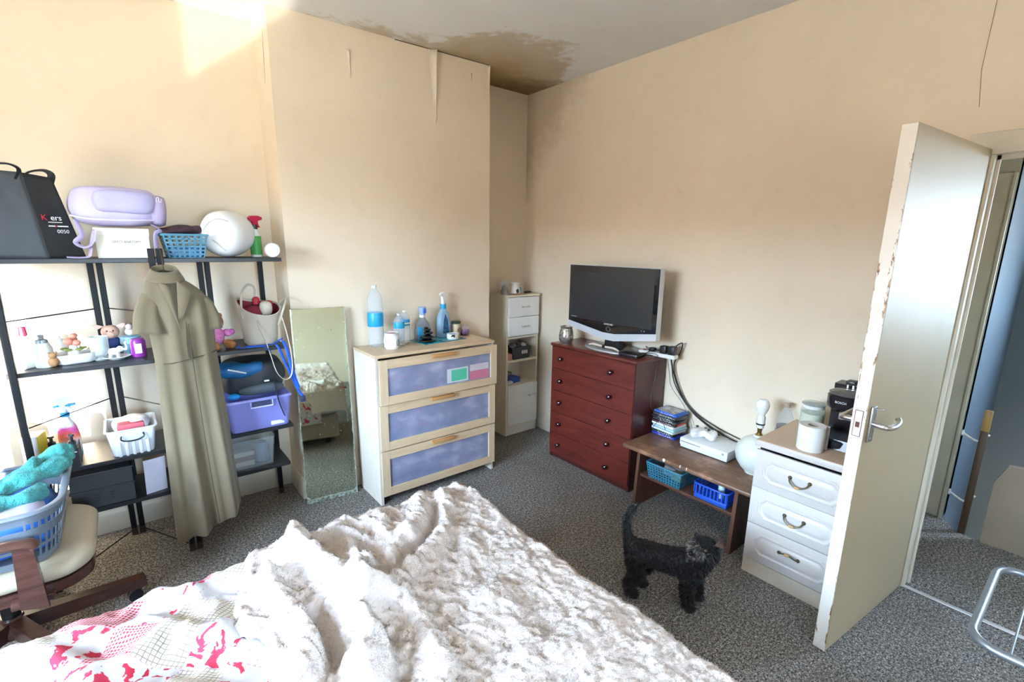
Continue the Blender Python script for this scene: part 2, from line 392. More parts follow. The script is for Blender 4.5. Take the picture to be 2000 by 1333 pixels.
# ------------------------------------------------------------------ doorway, door
fr = MB()
for ya, yb in ((DY1 - 0.03, DY1 + 0.055), (DY0 - 0.055, DY0 + 0.03)): fr.box(-0.016, 0.0, ya, yb, 0, DZ - 0.03, r=0.004)
fr.box(-0.018, 0.0, DY0 - 0.055, DY1 + 0.055, DZ - 0.03, DZ + 0.055, r=0.004)
fr.box(0.0, 0.12, DY1 - 0.028, DY1, 0, DZ).box(0.0, 0.12, DY0, DY0 + 0.028, 0, DZ).box(0.0, 0.12, DY0, DY1, DZ - 0.028, DZ)
fr.box(0.045, 0.06, DY1 - 0.04, DY1 - 0.02, 0, DZ).box(0.045, 0.06, DY0, DY1, DZ - 0.045, DZ - 0.028)
struct(fr.build('trim_1', GLOSSW), 'ivory painted door frame')
THRESH = MB().box(-0.012, 0.012, DY0, DY1 - 0.02, 0.0, 0.006, r=0.003).build('trim_2', pm('aluminium_strip', (0.75, 0.75, 0.72), 0.4, 0.6)); struct(THRESH, 'thin metal carpet strip across the doorway')
def doorm(name, chips):
    t = NT(name); co = t.co(); col = t.ramp(t.noise(co, 1.6, 4), [(0.3, (0.42, 0.345, 0.215)), (0.7, (0.48, 0.40, 0.265))])
    if chips:
        x, y, z = t.sep(co); n = t.noise(t.co((60, 60, 12)), 1.0, 5, 0.7)
        edge = t.math('ABSOLUTE', t.math('ADD', y, 0.0225))
        amt = t.math('ADD', n, t.math('MULTIPLY', edge, 9.0))
        up = t.ramp(t.math('MULTIPLY', z, 0.5), [(0.02, (0.06,) * 3), (0.12, (0.10,) * 3), (0.22, (0.0,) * 3), (0.45, (0.0,) * 3), (0.6, (0.09,) * 3), (0.8, (0.06,) * 3), (0.98, (0.02,) * 3)])
        col = t.ramp(t.noise(co, 5, 4), [(0.3, (0.78, 0.74, 0.66)), (0.7, (0.84, 0.81, 0.74))])
        k = t.ramp(t.math('ADD', amt, up), [(0.79, (0, 0, 0)), (0.80, (1, 1, 1))])
        col = t.mix(k, col, t.ramp(t.noise(co, 40), [(0.35, (0.20, 0.07, 0.035)), (0.6, (0.50, 0.33, 0.16))]))
    t.set(col, 0.5, spec=0.4); t.bump(t.noise(co, 25, 3), 0.04, 0.002); return t.m
DOOR = thing('door_1', None, None, (0, -2.8817, 0.008), math.atan2(0.0783, -0.758)); DOOR['kind'] = 'structure'; DOOR['label'] = 'open ivory painted flush door with chipped edge'
# local x runs from hinge to free edge, visible face at y=0, body toward -y (world +y)
MB().box(0, 0.757, -0.044, 0, 0, 1.981, r=0.0015, seg=1).build('leaf', doorm('ivory_door_paint', False), DOOR)
MB().box(0.7571, 0.762, -0.0445, -0.0005, 0.001, 1.98, r=0.001, seg=1).build('edge', doorm('chipped_door_edge', True), DOOR, loc=(0, 0, 0))
hz = 0.955
lp = MB().box(0.762, 0.7632, -0.034, -0.011, hz - 0.035, hz + 0.06).build('latch_plate', pm('painted_metal', (0.7, 0.66, 0.58), 0.4), DOOR, False)
MB().box(0.763, 0.7642, -0.029, -0.016, hz - 0.002, hz + 0.018).build('latch', pm('rusty_latch', (0.12, 0.03, 0.02), 0.6), lp, False)
rim = MB(); 
for a in ((-0.036, -0.034), (-0.011, -0.009)): rim.box(0.762, 0.7634, a[0], a[1], hz - 0.037, hz + 0.062)
for a in ((hz - 0.037, hz - 0.035), (hz + 0.06, hz + 0.062)): rim.box(0.762, 0.7634, -0.036, -0.009, a[0], a[1])
rim.build('rust_line', MATS['rusty_latch'], lp, False)
for sgn, yb in ((1, 0.0), (-1, -0.044)):
    pl = MB().box(0.695, 0.733, yb + (0 if sgn > 0 else -0.008), yb + (0.008 if sgn > 0 else 0), hz - 0.06, hz + 0.075, r=0.003).build('handle_plate', CHROME, DOOR)
    path = smoothpath([(0.714, yb + sgn * 0.006, hz + 0.01), (0.714, yb + sgn * 0.04, hz + 0.008), (0.700, yb + sgn * 0.055, hz + 0.006), (0.66, yb + sgn * 0.058, hz + 0.006), (0.62, yb + sgn * 0.054, hz + 0.012), (0.605, yb + sgn * 0.045, hz + 0.02)], 5)
    MB().tube(path, [0.011] * 8 + [0.010] * (len(path) - 8), 12).build('lever', CHROME, pl)
    if sgn > 0:
        MB().cyl((0.714, 0.005, hz + 0.066), (0.708, 0.028, hz + 0.068), 0.0018, n=8).ball((0.708, 0.028, hz + 0.068), 0.004, 8, 6).build('loose_screw', CHROME, pl)
        MB().cyl((0.714, 0.0078, hz - 0.048), (0.714, 0.009, hz - 0.048), 0.004, n=10).build('screw', CHROME, pl)
# ------------------------------------------------------------------ landing seen through the doorway
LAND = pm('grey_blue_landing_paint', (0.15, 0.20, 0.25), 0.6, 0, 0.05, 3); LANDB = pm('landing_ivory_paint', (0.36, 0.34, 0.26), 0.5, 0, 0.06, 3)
b = MB().prism([(0.0, -1.0), (0.97, -1.0), (0.97, -2.86), (0.82, -2.95), (0.82, -5.2), (0.0, -5.2)], -0.1, 0.0, 'z'); struct(b.build('floor_landing', CARPET, smooth=False), 'dark speckled landing carpet beyond the doorway')
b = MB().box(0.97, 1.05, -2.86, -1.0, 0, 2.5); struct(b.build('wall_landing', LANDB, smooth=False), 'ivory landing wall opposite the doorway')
b = MB().box(0.95, 0.97, -2.85, -2.775, 0, 2.0, r=0.004).box(0.935, 0.955, -2.857, -2.842, 0, 2.0, r=0.003); struct(b.build('trim_3', pm('landing_trim_paint', (0.46, 0.43, 0.33), 0.4)), 'ivory architrave across the landing')
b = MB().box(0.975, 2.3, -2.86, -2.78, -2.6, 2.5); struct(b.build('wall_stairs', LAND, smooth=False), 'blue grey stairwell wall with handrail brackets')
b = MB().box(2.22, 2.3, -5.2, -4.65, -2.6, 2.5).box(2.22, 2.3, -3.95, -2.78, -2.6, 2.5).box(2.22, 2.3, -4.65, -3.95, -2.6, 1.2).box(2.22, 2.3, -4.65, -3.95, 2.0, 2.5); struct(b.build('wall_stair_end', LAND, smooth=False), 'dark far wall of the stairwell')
b = MB().box(0.12, 2.3, -5.2, -1.0, 2.5, 2.6); struct(b.build('ceiling_landing', pm('landing_ceiling', (0.75, 0.76, 0.76), 0.7), smooth=False), 'pale landing ceiling')
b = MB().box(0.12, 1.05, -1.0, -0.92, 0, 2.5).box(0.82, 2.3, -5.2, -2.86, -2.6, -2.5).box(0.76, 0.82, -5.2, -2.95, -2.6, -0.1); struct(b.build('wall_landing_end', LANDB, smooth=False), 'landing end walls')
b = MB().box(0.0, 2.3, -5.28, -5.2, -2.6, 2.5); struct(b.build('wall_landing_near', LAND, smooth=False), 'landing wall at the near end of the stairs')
portal('landing_portal', (2.31, -4.3, 1.6), (0, PI / 2, 0), 0.8, 0.7)
PL = MB().prism([(-3.05, 0.0), (-3.05, 0.36), (-3.09, 0.47), (-3.9, 0.55), (-3.9, 0.0)], 0.80, 0.835, 'x').build('stair_panel', pm('brown_beige_board', (0.25, 0.19, 0.13), 0.55), smooth=False)
tag(PL, 'beige boarded banister panel at the stair head', 'banister panel')
nw = thing('newel_post', 'narrow dark wooden post with pale top beside the stair panel', 'post', (0.85, -2.965, 0))
WD = woodm('newel_wood', (0.04, 0.018, 0.008), (0.09, 0.045, 0.015), 3, 2); WY = woodm('newel_yellow_wood', (0.30, 0.18, 0.05), (0.42, 0.26, 0.08), 3, 2)
MB().box(-0.012, 0.012, -0.016, 0.016, -0.4, 0.62, r=0.003).build('shaft', WD, nw); MB().box(-0.013, 0.013, -0.017, 0.017, 0.62, 0.74, r=0.004).build('cap', WY, nw)
for nm, zz, lab in (('handrail_bracket', 0.545, 'upper white metal handrail bracket on stairwell wall'), ('handrail_bracket', 0.165, 'lower white metal handrail bracket on stairwell wall')):
    t_ = thing(nm, lab, 'bracket', (0.99, -2.862, zz), 0, 'handrail brackets')
    MB().cyl((0, 0.002, 0), (0, -0.006, 0), 0.018, n=14).build('plate', WHITE_PL, t_)
    MB().tube(smoothpath([(0, -0.004, 0), (-0.01, -0.05, -0.022), (-0.02, -0.085, -0.025), (-0.022, -0.10, -0.005), (-0.022, -0.102, 0.022)], 4), 0.006, 8).build('arm', WHITE_PL, t_)
    MB().box(-0.035, -0.01, -0.118, -0.088, 0.02, 0.026, r=0.002).build('saddle', WHITE_PL, t_)
# ------------------------------------------------------------------ outside: ground below the windows
b = MB().box(-70, 70, -70, 60, -3.0, -2.9); struct(b.build('ground', pm('pale_street_paving', (0.62, 0.44, 0.27), 0.9, 0, 0.1, 0.4), smooth=False), 'pale street paving below the window')
b = MB().box(-26, -20, -45, 45, -2.9, 2.0).prism([(-26, 2.0), (-20, 2.0), (-23, 3.3)], -45, 45, 'y'); struct(b.build('exterior_sky_blocker', pm('red_brown_added_brick', (0.34, 0.2, 0.13), 0.9, 0, 0.2, 0.6), smooth=False), 'unseen brick row added across the street to block low sky')  # unseen row added to block the low sky and darken the upper walls
b = MB().box(-5.9, -3.3, -9.2, -8.2, -2.9, 3.4).prism([(-9.2, 3.4), (-8.2, 3.4), (-8.7, 3.9)], -5.9, -3.3, 'x'); struct(b.build('exterior_sun_blocker', MATS['red_brown_added_brick'], smooth=False), 'unseen brick block added to keep sun out of the window behind the camera')  # unseen block added to stop direct sun through the rear window
# ------------------------------------------------------------------ furniture along the chimney and the right wall
BIRCH = woodm('birch_veneer_upright', (0.60, 0.45, 0.29), (0.72, 0.57, 0.39), 2.0, 2, 0.42, 12); BIRCHX = woodm('birch_veneer_lying', (0.58, 0.42, 0.26), (0.70, 0.55, 0.36), 2.0, 0, 0.42, 12)
BIRCHP = woodm('pale_birch_side', (0.74, 0.66, 0.54), (0.82, 0.75, 0.64), 2.0, 2, 0.42, 12); OAKH = woodm('orange_oak', (0.45, 0.22, 0.07), (0.58, 0.31, 0.12), 4, 0, 0.4)
def frostm():
    t = NT('ribbed_frosted_panel'); co = t.co(); x, y, z = t.sep(co)
    rib = t.math('SINE', t.math('MULTIPLY', x, 2 * PI / 0.0085))
    blot = t.noise(t.co((1, 1, 1.6)), 6.5, 2, 0.45, 0.3); b2 = t.noise(t.co((1.4, 1, 2.2), loc=(3, 1, 2)), 7, 2, 0.45, 0.3)
    col = t.ramp(blot, [(0.30, (0.19, 0.23, 0.35)), (0.52, (0.25, 0.275, 0.41)), (0.66, (0.36, 0.36, 0.50)), (0.80, (0.52, 0.51, 0.62))])
    col = t.mix(t.ramp(b2, [(0.58, (0, 0, 0)), (0.80, (0.55,) * 3)]), col, (0.36, 0.20, 0.36))
    t.set(col, 0.32, spec=0.6); t.bump(rib, 0.25, 0.001); return t.m
FROST = frostm()
# birch chest of three drawers with frosted fronts
PC = thing('chest_of_drawers', 'birch chest of three drawers with frosted panel fronts', 'chest of drawers', (-1.687, -0.665, 0))
W, D, Z = 0.855, 0.325, 0.955
MB().box(0, 0.018, 0, D, 0.0, Z - 0.018).build('side_panel', BIRCHP, PC, False); MB().box(W - 0.018, W, 0, D, 0.0, Z - 0.018).build('side_panel', BIRCHP, PC, False)
MB().box(0.018, W - 0.018, D - 0.006, D, 0.05, Z - 0.018).build('back_panel', BIRCHP, PC, False)
MB().box(-0.003, W + 0.003, -0.012, D, Z - 0.018, Z, r=0.0015, seg=1).build('top', BIRCHX, PC)
MB().box(0.018, W - 0.018, 0.002, 0.018, 0.05, 0.075).build('bottom_rail', BIRCHX, PC, False)
for k, (za, zb, out) in enumerate(((0.658, 0.930, 0.030), (0.366, 0.650, 0.012), (0.068, 0.358, 0.010))):
    dr = thing('drawer', None, None, (0.0, -out, 0)); dr.parent = PC
    fw = 0.055
    MB().box(0.004, fw, -0.018, 0.0, za, zb, r=0.001, seg=1).build('stile', BIRCH, dr); MB().box(W - fw, W - 0.004, -0.018, 0.0, za, zb, r=0.001, seg=1).build('stile', BIRCH, dr)
    MB().box(fw, W - fw, -0.018, 0.0, za, za + 0.052, r=0.001, seg=1).build('rail', BIRCHX, dr); MB().box(fw, W - fw, -0.018, 0.0, zb - 0.052, zb, r=0.001, seg=1).build('rail', BIRCHX, dr)
    MB().box(fw, W - fw, -0.009, -0.004, za + 0.052, zb - 0.052).build('frosted_panel', FROST, dr, False)
    MB().box(W * 0.5 - 0.085, W * 0.5 + 0.085, -0.040, -0.012, zb - 0.022, zb - 0.003, r=0.003).build('handle', OAKH, dr)
    MB().box(0.03, W - 0.03, 0.0, D - 0.03, za + 0.01, za + 0.02).build('drawer_base', BIRCHP, dr, False)
    if k == 0:
        MB().box(0.46, 0.62, -0.0098, -0.0088, za + 0.062, za + 0.155).build('white_packet', pm('packet_white', (0.66, 0.72, 0.74), 0.5), dr, False)
        MB().box(0.492, 0.61, -0.0102, -0.0096, za + 0.07, za + 0.145).build('green_packet', pm('packet_green', (0.10, 0.55, 0.36), 0.5), dr, False)
        MB().box(0.635, 0.785, -0.0098, -0.0088, za + 0.058, za + 0.115).build('pink_packet', pm('packet_pink', (0.62, 0.20, 0.30), 0.5), dr, False)
        MB().box(0.635, 0.785, -0.0098, -0.0088, za + 0.116, za + 0.16).build('pale_packet', pm('packet_pale', (0.62, 0.58, 0.62), 0.5), dr, False)
# narrow white tower unit in the alcove
TWW = pm('white_laminate', (0.80, 0.81, 0.80), 0.4, 0, 0.03); TWC = woodm('cream_laminate_edge', (0.76, 0.69, 0.54), (0.82, 0.76, 0.62), 1.5, 2, 0.45)
TW = thing('tower_cabinet', 'narrow white tower cabinet with two drawers in the corner alcove', 'cabinet', (-0.386, -0.245, 0))
w, d, h = 0.341, 0.225, 1.2
MB().box(0, 0.016, 0, d, 0, h - 0.016).build('side_panel', TWC, TW, False); MB().box(w - 0.016, w, 0, d, 0, h - 0.016).build('side_panel', TWC, TW, False)
MB().box(0.016, w - 0.016, d - 0.006, d, 0, h).build('back_panel', TWW, TW, False)
MB().box(-0.004, w + 0.004, -0.012, d, h - 0.016, h, r=0.002, seg=1).build('top', TWC, TW)
for za in (0.855, 0.655, 0.44, 0.085): MB().box(0.016, w - 0.016, 0.0, d - 0.006, za - 0.016, za).build('shelf', TWC, TW, False)
MB().box(0.016, w - 0.016, 0.004, 0.018, 0, 0.069).build('plinth', TWW, TW, False)
for za, zb in ((1.022, 1.18), (0.862, 1.017)):
    dr = MB().box(0.014, w - 0.005, -0.015, 0.0, za, zb, r=0.0015, seg=1).build('drawer', TWW, TW)
    MB().tube([(w / 2 - 0.02, -0.015, (za + zb) / 2), (w / 2 - 0.02, -0.032, (za + zb) / 2), (w / 2 + 0.045, -0.032, (za + zb) / 2), (w / 2 + 0.045, -0.015, (za + zb) / 2)], 0.006, 8).build('handle', CHROME, dr)
dr = MB().box(0.014, w - 0.005, -0.015, 0.0, 0.09, 0.436, r=0.0015, seg=1).build('door', TWW, TW)
MB().tube([(w - 0.10, -0.015, 0.33), (w - 0.10, -0.032, 0.33), (w - 0.035, -0.032, 0.33), (w - 0.035, -0.015, 0.33)], 0.006, 8).build('handle', CHROME, dr)
# mahogany chest of five drawers
MAH = woodm('mahogany_lying_grain', (0.075, 0.012, 0.009), (0.175, 0.028, 0.018), 2.2, 1, 0.34, 9, 0.15); MAHD = woodm('mahogany_dark_side', (0.055, 0.012, 0.011), (0.10, 0.022, 0.018), 2.2, 2, 0.34, 9, 0.15)
KNOB = pm('dark_red_knob', (0.045, 0.008, 0.01), 0.15, 0, 0.1, 9, coat=0.6)
MC = thing('chest_of_drawers', 'dark red mahogany chest of five drawers below the television', 'chest of drawers', (-0.335, -1.492, 0))
L, D = 0.757, 0.315     # local y = along wall (0..L), x = depth
MB().box(0.004, D, 0, 0.018, 0.0, 0.874).build('side_panel', MAHD, MC, False); MB().box(0.004, D, L - 0.018, L, 0.0, 0.874).build('side_panel', MAHD, MC, False)
MB().box(D - 0.006, D, 0.018, L - 0.018, 0.03, 0.874).build('back_panel', MAHD, MC, False)
MB().box(-0.016, D + 0.002, -0.008, L + 0.008, 0.874, 0.895, r=0.007, seg=3).build('top', MAH, MC)
MB().box(0.012, 0.03, 0.018, L - 0.018, 0.0, 0.036).build('plinth', MAHD, MC, False)
for k in range(5):
    za = 0.038 + k * 0.167
    dr = MB().box(-0.006, 0.012, 0.004, L - 0.004, za + 0.001, za + 0.1655, r=0.0012, seg=1).build('drawer', MAH, MC)
    for yy in (L - (1.31 - 0.735), L - (0.845 - 0.735)):
        yk = {0: 0.182, 1: 0.647}[0 if yy < 0.3 else 1]
        MB().lathe([(0, 0.0), (0.008, 0.0), (0.008, 0.01), (0.014, 0.014), (0.0185, 0.024), (0.017, 0.033), (0.009, 0.039), (0, 0.040)], 16, m=T(-0.006, yk, za + 0.0835) @ RY(-PI / 2)).build('knob', KNOB, dr)
# low brown table
DWD = woodm('worn_brown_table_top', (0.10, 0.045, 0.025), (0.235, 0.12, 0.065), 2.4, 1, 0.4, 9, 0.0, 0.75); DWS = woodm('brown_table_side', (0.085, 0.035, 0.02), (0.15, 0.065, 0.04), 2.4, 2, 0.45, 9)
CT = thing('low_table', 'low worn brown wooden table with an under shelf', 'table', (-0.467, -2.328, 0))
L = 0.805; D = 0.44
MB().box(0, D, 0, L, 0.372, 0.400, r=0.011, seg=3).build('table_top', DWD, CT)
for ya in (0.085, L - 0.105):
    MB().prism([(0.05, 0.372), (0.025, 0.0), (D - 0.03, 0.0), (D - 0.05, 0.372)], ya, ya + 0.020, 'y').build('leg_panel', DWS, CT, False)
MB().box(0.06, D - 0.04, 0.105, L - 0.105, 0.200, 0.218, r=0.003).build('shelf', DWS, CT)
MB().box(D - 0.075, D - 0.06, 0.105, L - 0.105, 0.02, 0.12, r=0.002).build('stretcher', DWS, CT)
for yy, w_ in ((0.505, 0.016), (0.40, 0.006), (0.36, 0.005)):
    MB().ball((0.002, yy, 0.393), (0.006, w_ * 0.6, 0.010), 10, 6).build('paint_splash', WHITE_PL, CT)
# cream bedside chest with three moulded drawers
WC = pm('pale_pink_white_lacquer', (0.62, 0.575, 0.535), 0.38, 0, 0.03); WCT = woodm('beige_laminate_top', (0.58, 0.42, 0.29), (0.66, 0.50, 0.36), 2, 0, 0.45)
BRASS = pm('antique_brass', (0.16, 0.13, 0.08), 0.35, 0.8); CERA = pm('amber_handle_bead', (0.60, 0.33, 0.12), 0.25)
BC = thing('bedside_chest', 'cream bedside chest with three moulded drawers and brass handles', 'chest of drawers', (-0.49, -2.755, 0))
L, D = 0.42, 0.44
MB().box(0.0, D, 0, 0.016, 0, 0.668).build('side_panel', WC, BC, False); MB().box(0.0, D, L - 0.016, L, 0, 0.668).build('side_panel', WC, BC, False); MB().box(D - 0.006, D, 0.016, L - 0.016, 0, 0.668).build('back_panel', WC, BC, False)
MB().box(-0.014, D, -0.004, L + 0.004, 0.668, 0.700, r=0.004).build('top', WC, BC); MB().box(-0.012, D, -0.002, L + 0.002, 0.7, 0.7025).build('top_surface', WCT, BC, False)
MB().box(-0.012, 0.004, 0.004, L - 0.004, 0, 0.078).build('plinth', pm('tan_plinth', (0.62, 0.55, 0.45), 0.5), BC, False)
def octagon(w_, h_, c_, cy, cz):
    return [(cy + sx * (w_ / 2 - (c_ if k else 0)), cz + sz * (h_ / 2 - (0 if k else c_))) for sx, sz, k in ((1, 1, 0), (1, 1, 1), (-1, 1, 1), (-1, 1, 0), (-1, -1, 0), (-1, -1, 1), (1, -1, 1), (1, -1, 0))]
for k, za in enumerate((0.082, 0.275, 0.466)):
    zb = za + 0.190; cz = (za + zb) / 2
    dr = MB().box(-0.016, 0.0, 0.004, L - 0.004, za, zb, r=0.004).build('drawer', WC, BC)
    rings = []
    for w_, h_, xx in ((0.335, 0.118, -0.0155), (0.325, 0.110, -0.020), (0.312, 0.098, -0.0205), (0.298, 0.086, -0.0165), (0.285, 0.076, -0.0165), (0.262, 0.056, -0.022), (0.2, 0.03, -0.0225)):
        rings.append([Vector((xx, a, b_)) for a, b_ in octagon(w_, h_, 0.032 * h_ / 0.118, L / 2, cz)])
    MB().loft(rings).build('moulding', WC, dr, ang=25)
    s_ = -1 if k > 0 else 1
    hd = thing('handle', None, None, (-0.0225, L / 2 - 0.0, cz + 0.005)); hd.parent = dr
    for sy in (-1, 1): MB().lathe([(0, 0), (0.009, 0), (0.008, 0.005), (0.004, 0.009), (0, 0.01)], 12, m=T(0, sy * 0.041, 0.008 * (1 if k else 1)) @ RY(-PI / 2)).build('rosette', BRASS, hd)
    sg = -1 if k > 0 else 1
    bow = [(-0.008, -0.041, 0.008), (-0.02, -0.034, 0.008 - 0.014 * (1 if k != 0 else -0.6)), (-0.025, -0.015, 0.008 - 0.026 * (1 if k != 0 else -0.6)), (-0.026, 0, 0.008 - 0.028 * (1 if k != 0 else -0.6)), (-0.025, 0.015, 0.008 - 0.026 * (1 if k != 0 else -0.6)), (-0.02, 0.034, 0.008 - 0.014 * (1 if k != 0 else -0.6)), (-0.008, 0.041, 0.008)]
    MB().tube(smoothpath(bow, 4), 0.0034, 8).build('bail', BRASS, hd)
    bz = bow[3][2]; MB().ball((-0.026, 0, bz), (0.006, 0.013, 0.006), 12, 8).build('bead', CERA, hd)
# ------------------------------------------------------------------ television and the things on the mahogany chest
def lobj(name, label, cat, loc, rz=0.0, group=None): return thing(name, label, cat, loc, rz, group)
SILV = pm('silver_plastic', (0.62, 0.66, 0.72), 0.35, 0.2, 0.03); TVBLK = pm('gloss_black', (0.008, 0.008, 0.01), 0.06, 0, 0.1, coat=0.5); SCRN = pm('dark_screen', (0.028, 0.03, 0.034), 0.28, 0, 0.08); PRINT = pm('white_print', (0.8, 0.8, 0.8), 0.5)
TV = thing('television', 'black flat television with a silver V shaped lower edge', 'television', (-0.25, -1.18, 0.895))
hw, zt = 0.377, 0.571
body = [(hw, zt), (-hw, zt), (-hw, 0.128), (-0.05, 0.076), (0.05, 0.076), (hw, 0.128)]
MB().prism(body, 0.004, 0.045, 'x').build('frame', SILV, TV, False)
MB().prism([(hw - .05, zt - .04), (-hw + .05, zt - .04), (-hw + .08, 0.17), (hw - .08, 0.17)], 0.045, 0.10, 'x').build('rear_housing', BLACK_PL, TV, False)
MB().prism([(hw - 0.003, zt - 0.003), (-hw + 0.003, zt - 0.003), (-hw + 0.003, 0.172), (-0.05, 0.125), (0.05, 0.125), (hw - 0.003, 0.172)], 0.0, 0.004, 'x').build('bezel', TVBLK, TV, False)
MB().box(-0.0008, 0.0, -hw + 0.036, hw - 0.034, 0.195, zt - 0.047).build('screen', SCRN, TV, False)
MB().lathe([(0.018, 0), (0.018, 0.003), (0.013, 0.003), (0.013, 0)], 24, m=T(0, 0, 0.152) @ RY(-PI / 2)).build('power_ring', CHROME, TV)
text('logo', 'SAMSUNG', 0.017, PRINT, TV, (-0.0009, 0.0, 0.184), (PI / 2, 0, -PI / 2), 0.0003)

for k in range(4): MB().box(-0.0012, -0.0006, hw - 0.030 - 0.014 * k - 0.010, hw - 0.030 - 0.014 * k, 0.2035, 0.2065).build('badge_mark', PRINT, TV, False)
for yy in (-0.29, -0.27): MB().ball((-0.001, yy, 0.178), 0.003, 8, 6).build('indicator', PRINT, TV)
MB().prism([(-0.07, 0.01), (0.07, 0.01), (0.05, 0.2), (-0.05, 0.2)], 0.05, 0.085, 'x').build('neck', BLACK_PL, TV, False)
MB().lathe([(0, 0), (1.0, 0), (1.0, 0.004), (0.97, 0.010), (0, 0.013)], 40, (0.10, 0.03, 0), sx=0.15, sy=0.225).build('stand', pm('grey_stand', (0.42, 0.43, 0.44), 0.25, 0.3), TV)
o = MB().tube(smoothpath([(-0.02, -0.14, 0), (-0.005, -0.09, 0.006), (0, -0.02, 0.004), (0.0, 0.03, 0.004), (0.004, 0.10, 0.006), (-0.01, 0.13, 0)], 4), [0.006] * 3 + [0.008] * 14 + [0.006] * 4, 8).build('letter_opener', pm('bone', (0.72, 0.60, 0.52), 0.4), loc=(-0.235, -1.14, 0.914)); tag(o, 'slim cream curved letter opener lying on the television stand', 'letter opener')
MB().cyl((0, -0.012, 0.004), (0, 0.012, 0.004), 0.0092, n=10).build('band', BLACK_PL, o)
def mercm():
    t = NT('mottled_mercury_glass'); co = t.co(); t.set(t.ramp(t.noise(co, 70, 5, 0.7), [(0.35, (0.25, 0.25, 0.24)), (0.6, (0.75, 0.74, 0.70))]), 0.22, 0.85); return t.m
o = MB().lathe([(0, 0), (0.040, 0), (0.052, 0.02), (0.055, 0.05), (0.048, 0.09), (0.041, 0.108), (0.048, 0.122), (0.045, 0.122), (0.038, 0.108), (0.045, 0.085), (0.050, 0.05), (0.04, 0.012), (0, 0.01)], 28).build('candle_jar', mercm(), loc=(-0.262, -0.80, 0.895)); tag(o, 'mottled silver candle jar on the mahogany chest', 'candle jar')
o = MB().box(-0.05, 0.05, -0.068, 0.068, 0, 0.022, r=0.004).build('set_top_box', BLACK_PL, loc=(-0.235, -1.375, 0.895), rot=(0, 0, 0.12)); tag(o, 'small black box in front of the television', 'box')
MB().box(-0.0506, -0.0498, -0.05, 0.05, 0.006, 0.010).build('front_strip', TVBLK, o, False)
PS = thing('power_strip', 'white power strip with black plugs at the chest edge', 'power strip', (-0.10, -1.48, 0.897), 0.05)
MB().box(-0.026, 0.026, -0.135, 0.13, 0, 0.026, r=0.005).build('body', WHITE_PL, PS)
for ya, hh in ((-0.105, 0.055), (-0.045, 0.05)): 
    MB().box(-0.024, 0.024, ya - 0.022, ya + 0.022, 0.026, 0.026 + hh, r=0.006).build('plug', BLACK_PL, PS)
MB().box(-0.02, 0.02, 0.02, 0.06, 0.026, 0.05, r=0.006).build('plug', BLACK_PL, PS)
MB().box(-0.008, 0.008, 0.09, 0.105, 0.026, 0.03, r=0.001).build('switch', pm('red_switch', (0.5, 0.03, 0.02), 0.4), PS)
CAB = pm('black_cable', (0.012, 0.012, 0.013), 0.45); CABG = pm('grey_cable', (0.20, 0.18, 0.15), 0.5)
cabs = [('thick black cable running down from power strip behind the games', 0.0042, CAB, [(-0.07, -1.58, 0.97), (-0.05, -1.62, 1.00), (-0.03, -1.60, 0.93), (-0.028, -1.56, 0.84), (-0.025, -1.60, 0.72), (-0.02, -1.68, 0.60), (-0.02, -1.80, 0.52), (-0.03, -1.95, 0.475), (-0.04, -2.10, 0.455), (-0.06, -2.17, 0.45), (-0.03, -2.12, 0.45)]),
    ('black cable sagging from the television to the white console', 0.0035, CAB, [(-0.08, -1.42, 0.93), (-0.06, -1.53, 0.92), (-0.04, -1.55, 0.85), (-0.03, -1.57, 0.74), (-0.03, -1.64, 0.64), (-0.028, -1.74, 0.55), (-0.03, -1.87, 0.49), (-0.008, -1.92, 0.45)]),
    ('black cable looping to the lamp end of the table', 0.0032, CAB, [(-0.06, -1.46, 0.93), (-0.05, -1.54, 0.90), (-0.02, -1.56, 0.78), (-0.016, -1.62, 0.66), (-0.016, -1.74, 0.56), (-0.018, -1.92, 0.50), (-0.02, -2.10, 0.47), (-0.05, -2.18, 0.455), (-0.09, -2.14, 0.45)]),
    ('grey cable hanging straight beside the games stack', 0.0022, CABG, [(-0.10, -1.45, 0.93), (-0.09, -1.535, 0.91), (-0.06, -1.55, 0.80), (-0.05, -1.57, 0.70), (-0.04, -1.66, 0.60), (-0.035, -1.72, 0.50), (-0.03, -1.73, 0.46)]),
    ('thin black wire dangling over the side of the mahogany chest', 0.0018, CAB, [(-0.18, -1.42, 0.905), (-0.17, -1.50, 0.908), (-0.17, -1.505, 0.84), (-0.165, -1.505, 0.72), (-0.155, -1.51, 0.62), (-0.14, -1.53, 0.585), (-0.19, -1.62, 0.50), (-0.22, -1.66, 0.47)]),
    ('thin black wire curling across the games stack', 0.0016, CAB, [(-0.14, -1.40, 0.905), (-0.13, -1.50, 0.91), (-0.14, -1.508, 0.80), (-0.17, -1.508, 0.68), (-0.20, -1.53, 0.58), (-0.21, -1.60, 0.53), (-0.215, -1.56, 0.45)]),
    ('tangled thin wire behind the small black box', 0.002, CAB, [(-0.19, -1.41, 0.91), (-0.14, -1.44, 0.925), (-0.12, -1.40, 0.95), (-0.10, -1.43, 0.93), (-0.14, -1.47, 0.94), (-0.17, -1.44, 0.92), (-0.13, -1.38, 0.905)])]
for lab, r_, m_, pts in cabs:
    o = MB().tube(smoothpath(pts, 6), r_, 8).build('cable', m_); tag(o, lab, 'cable', 'cables by the television')
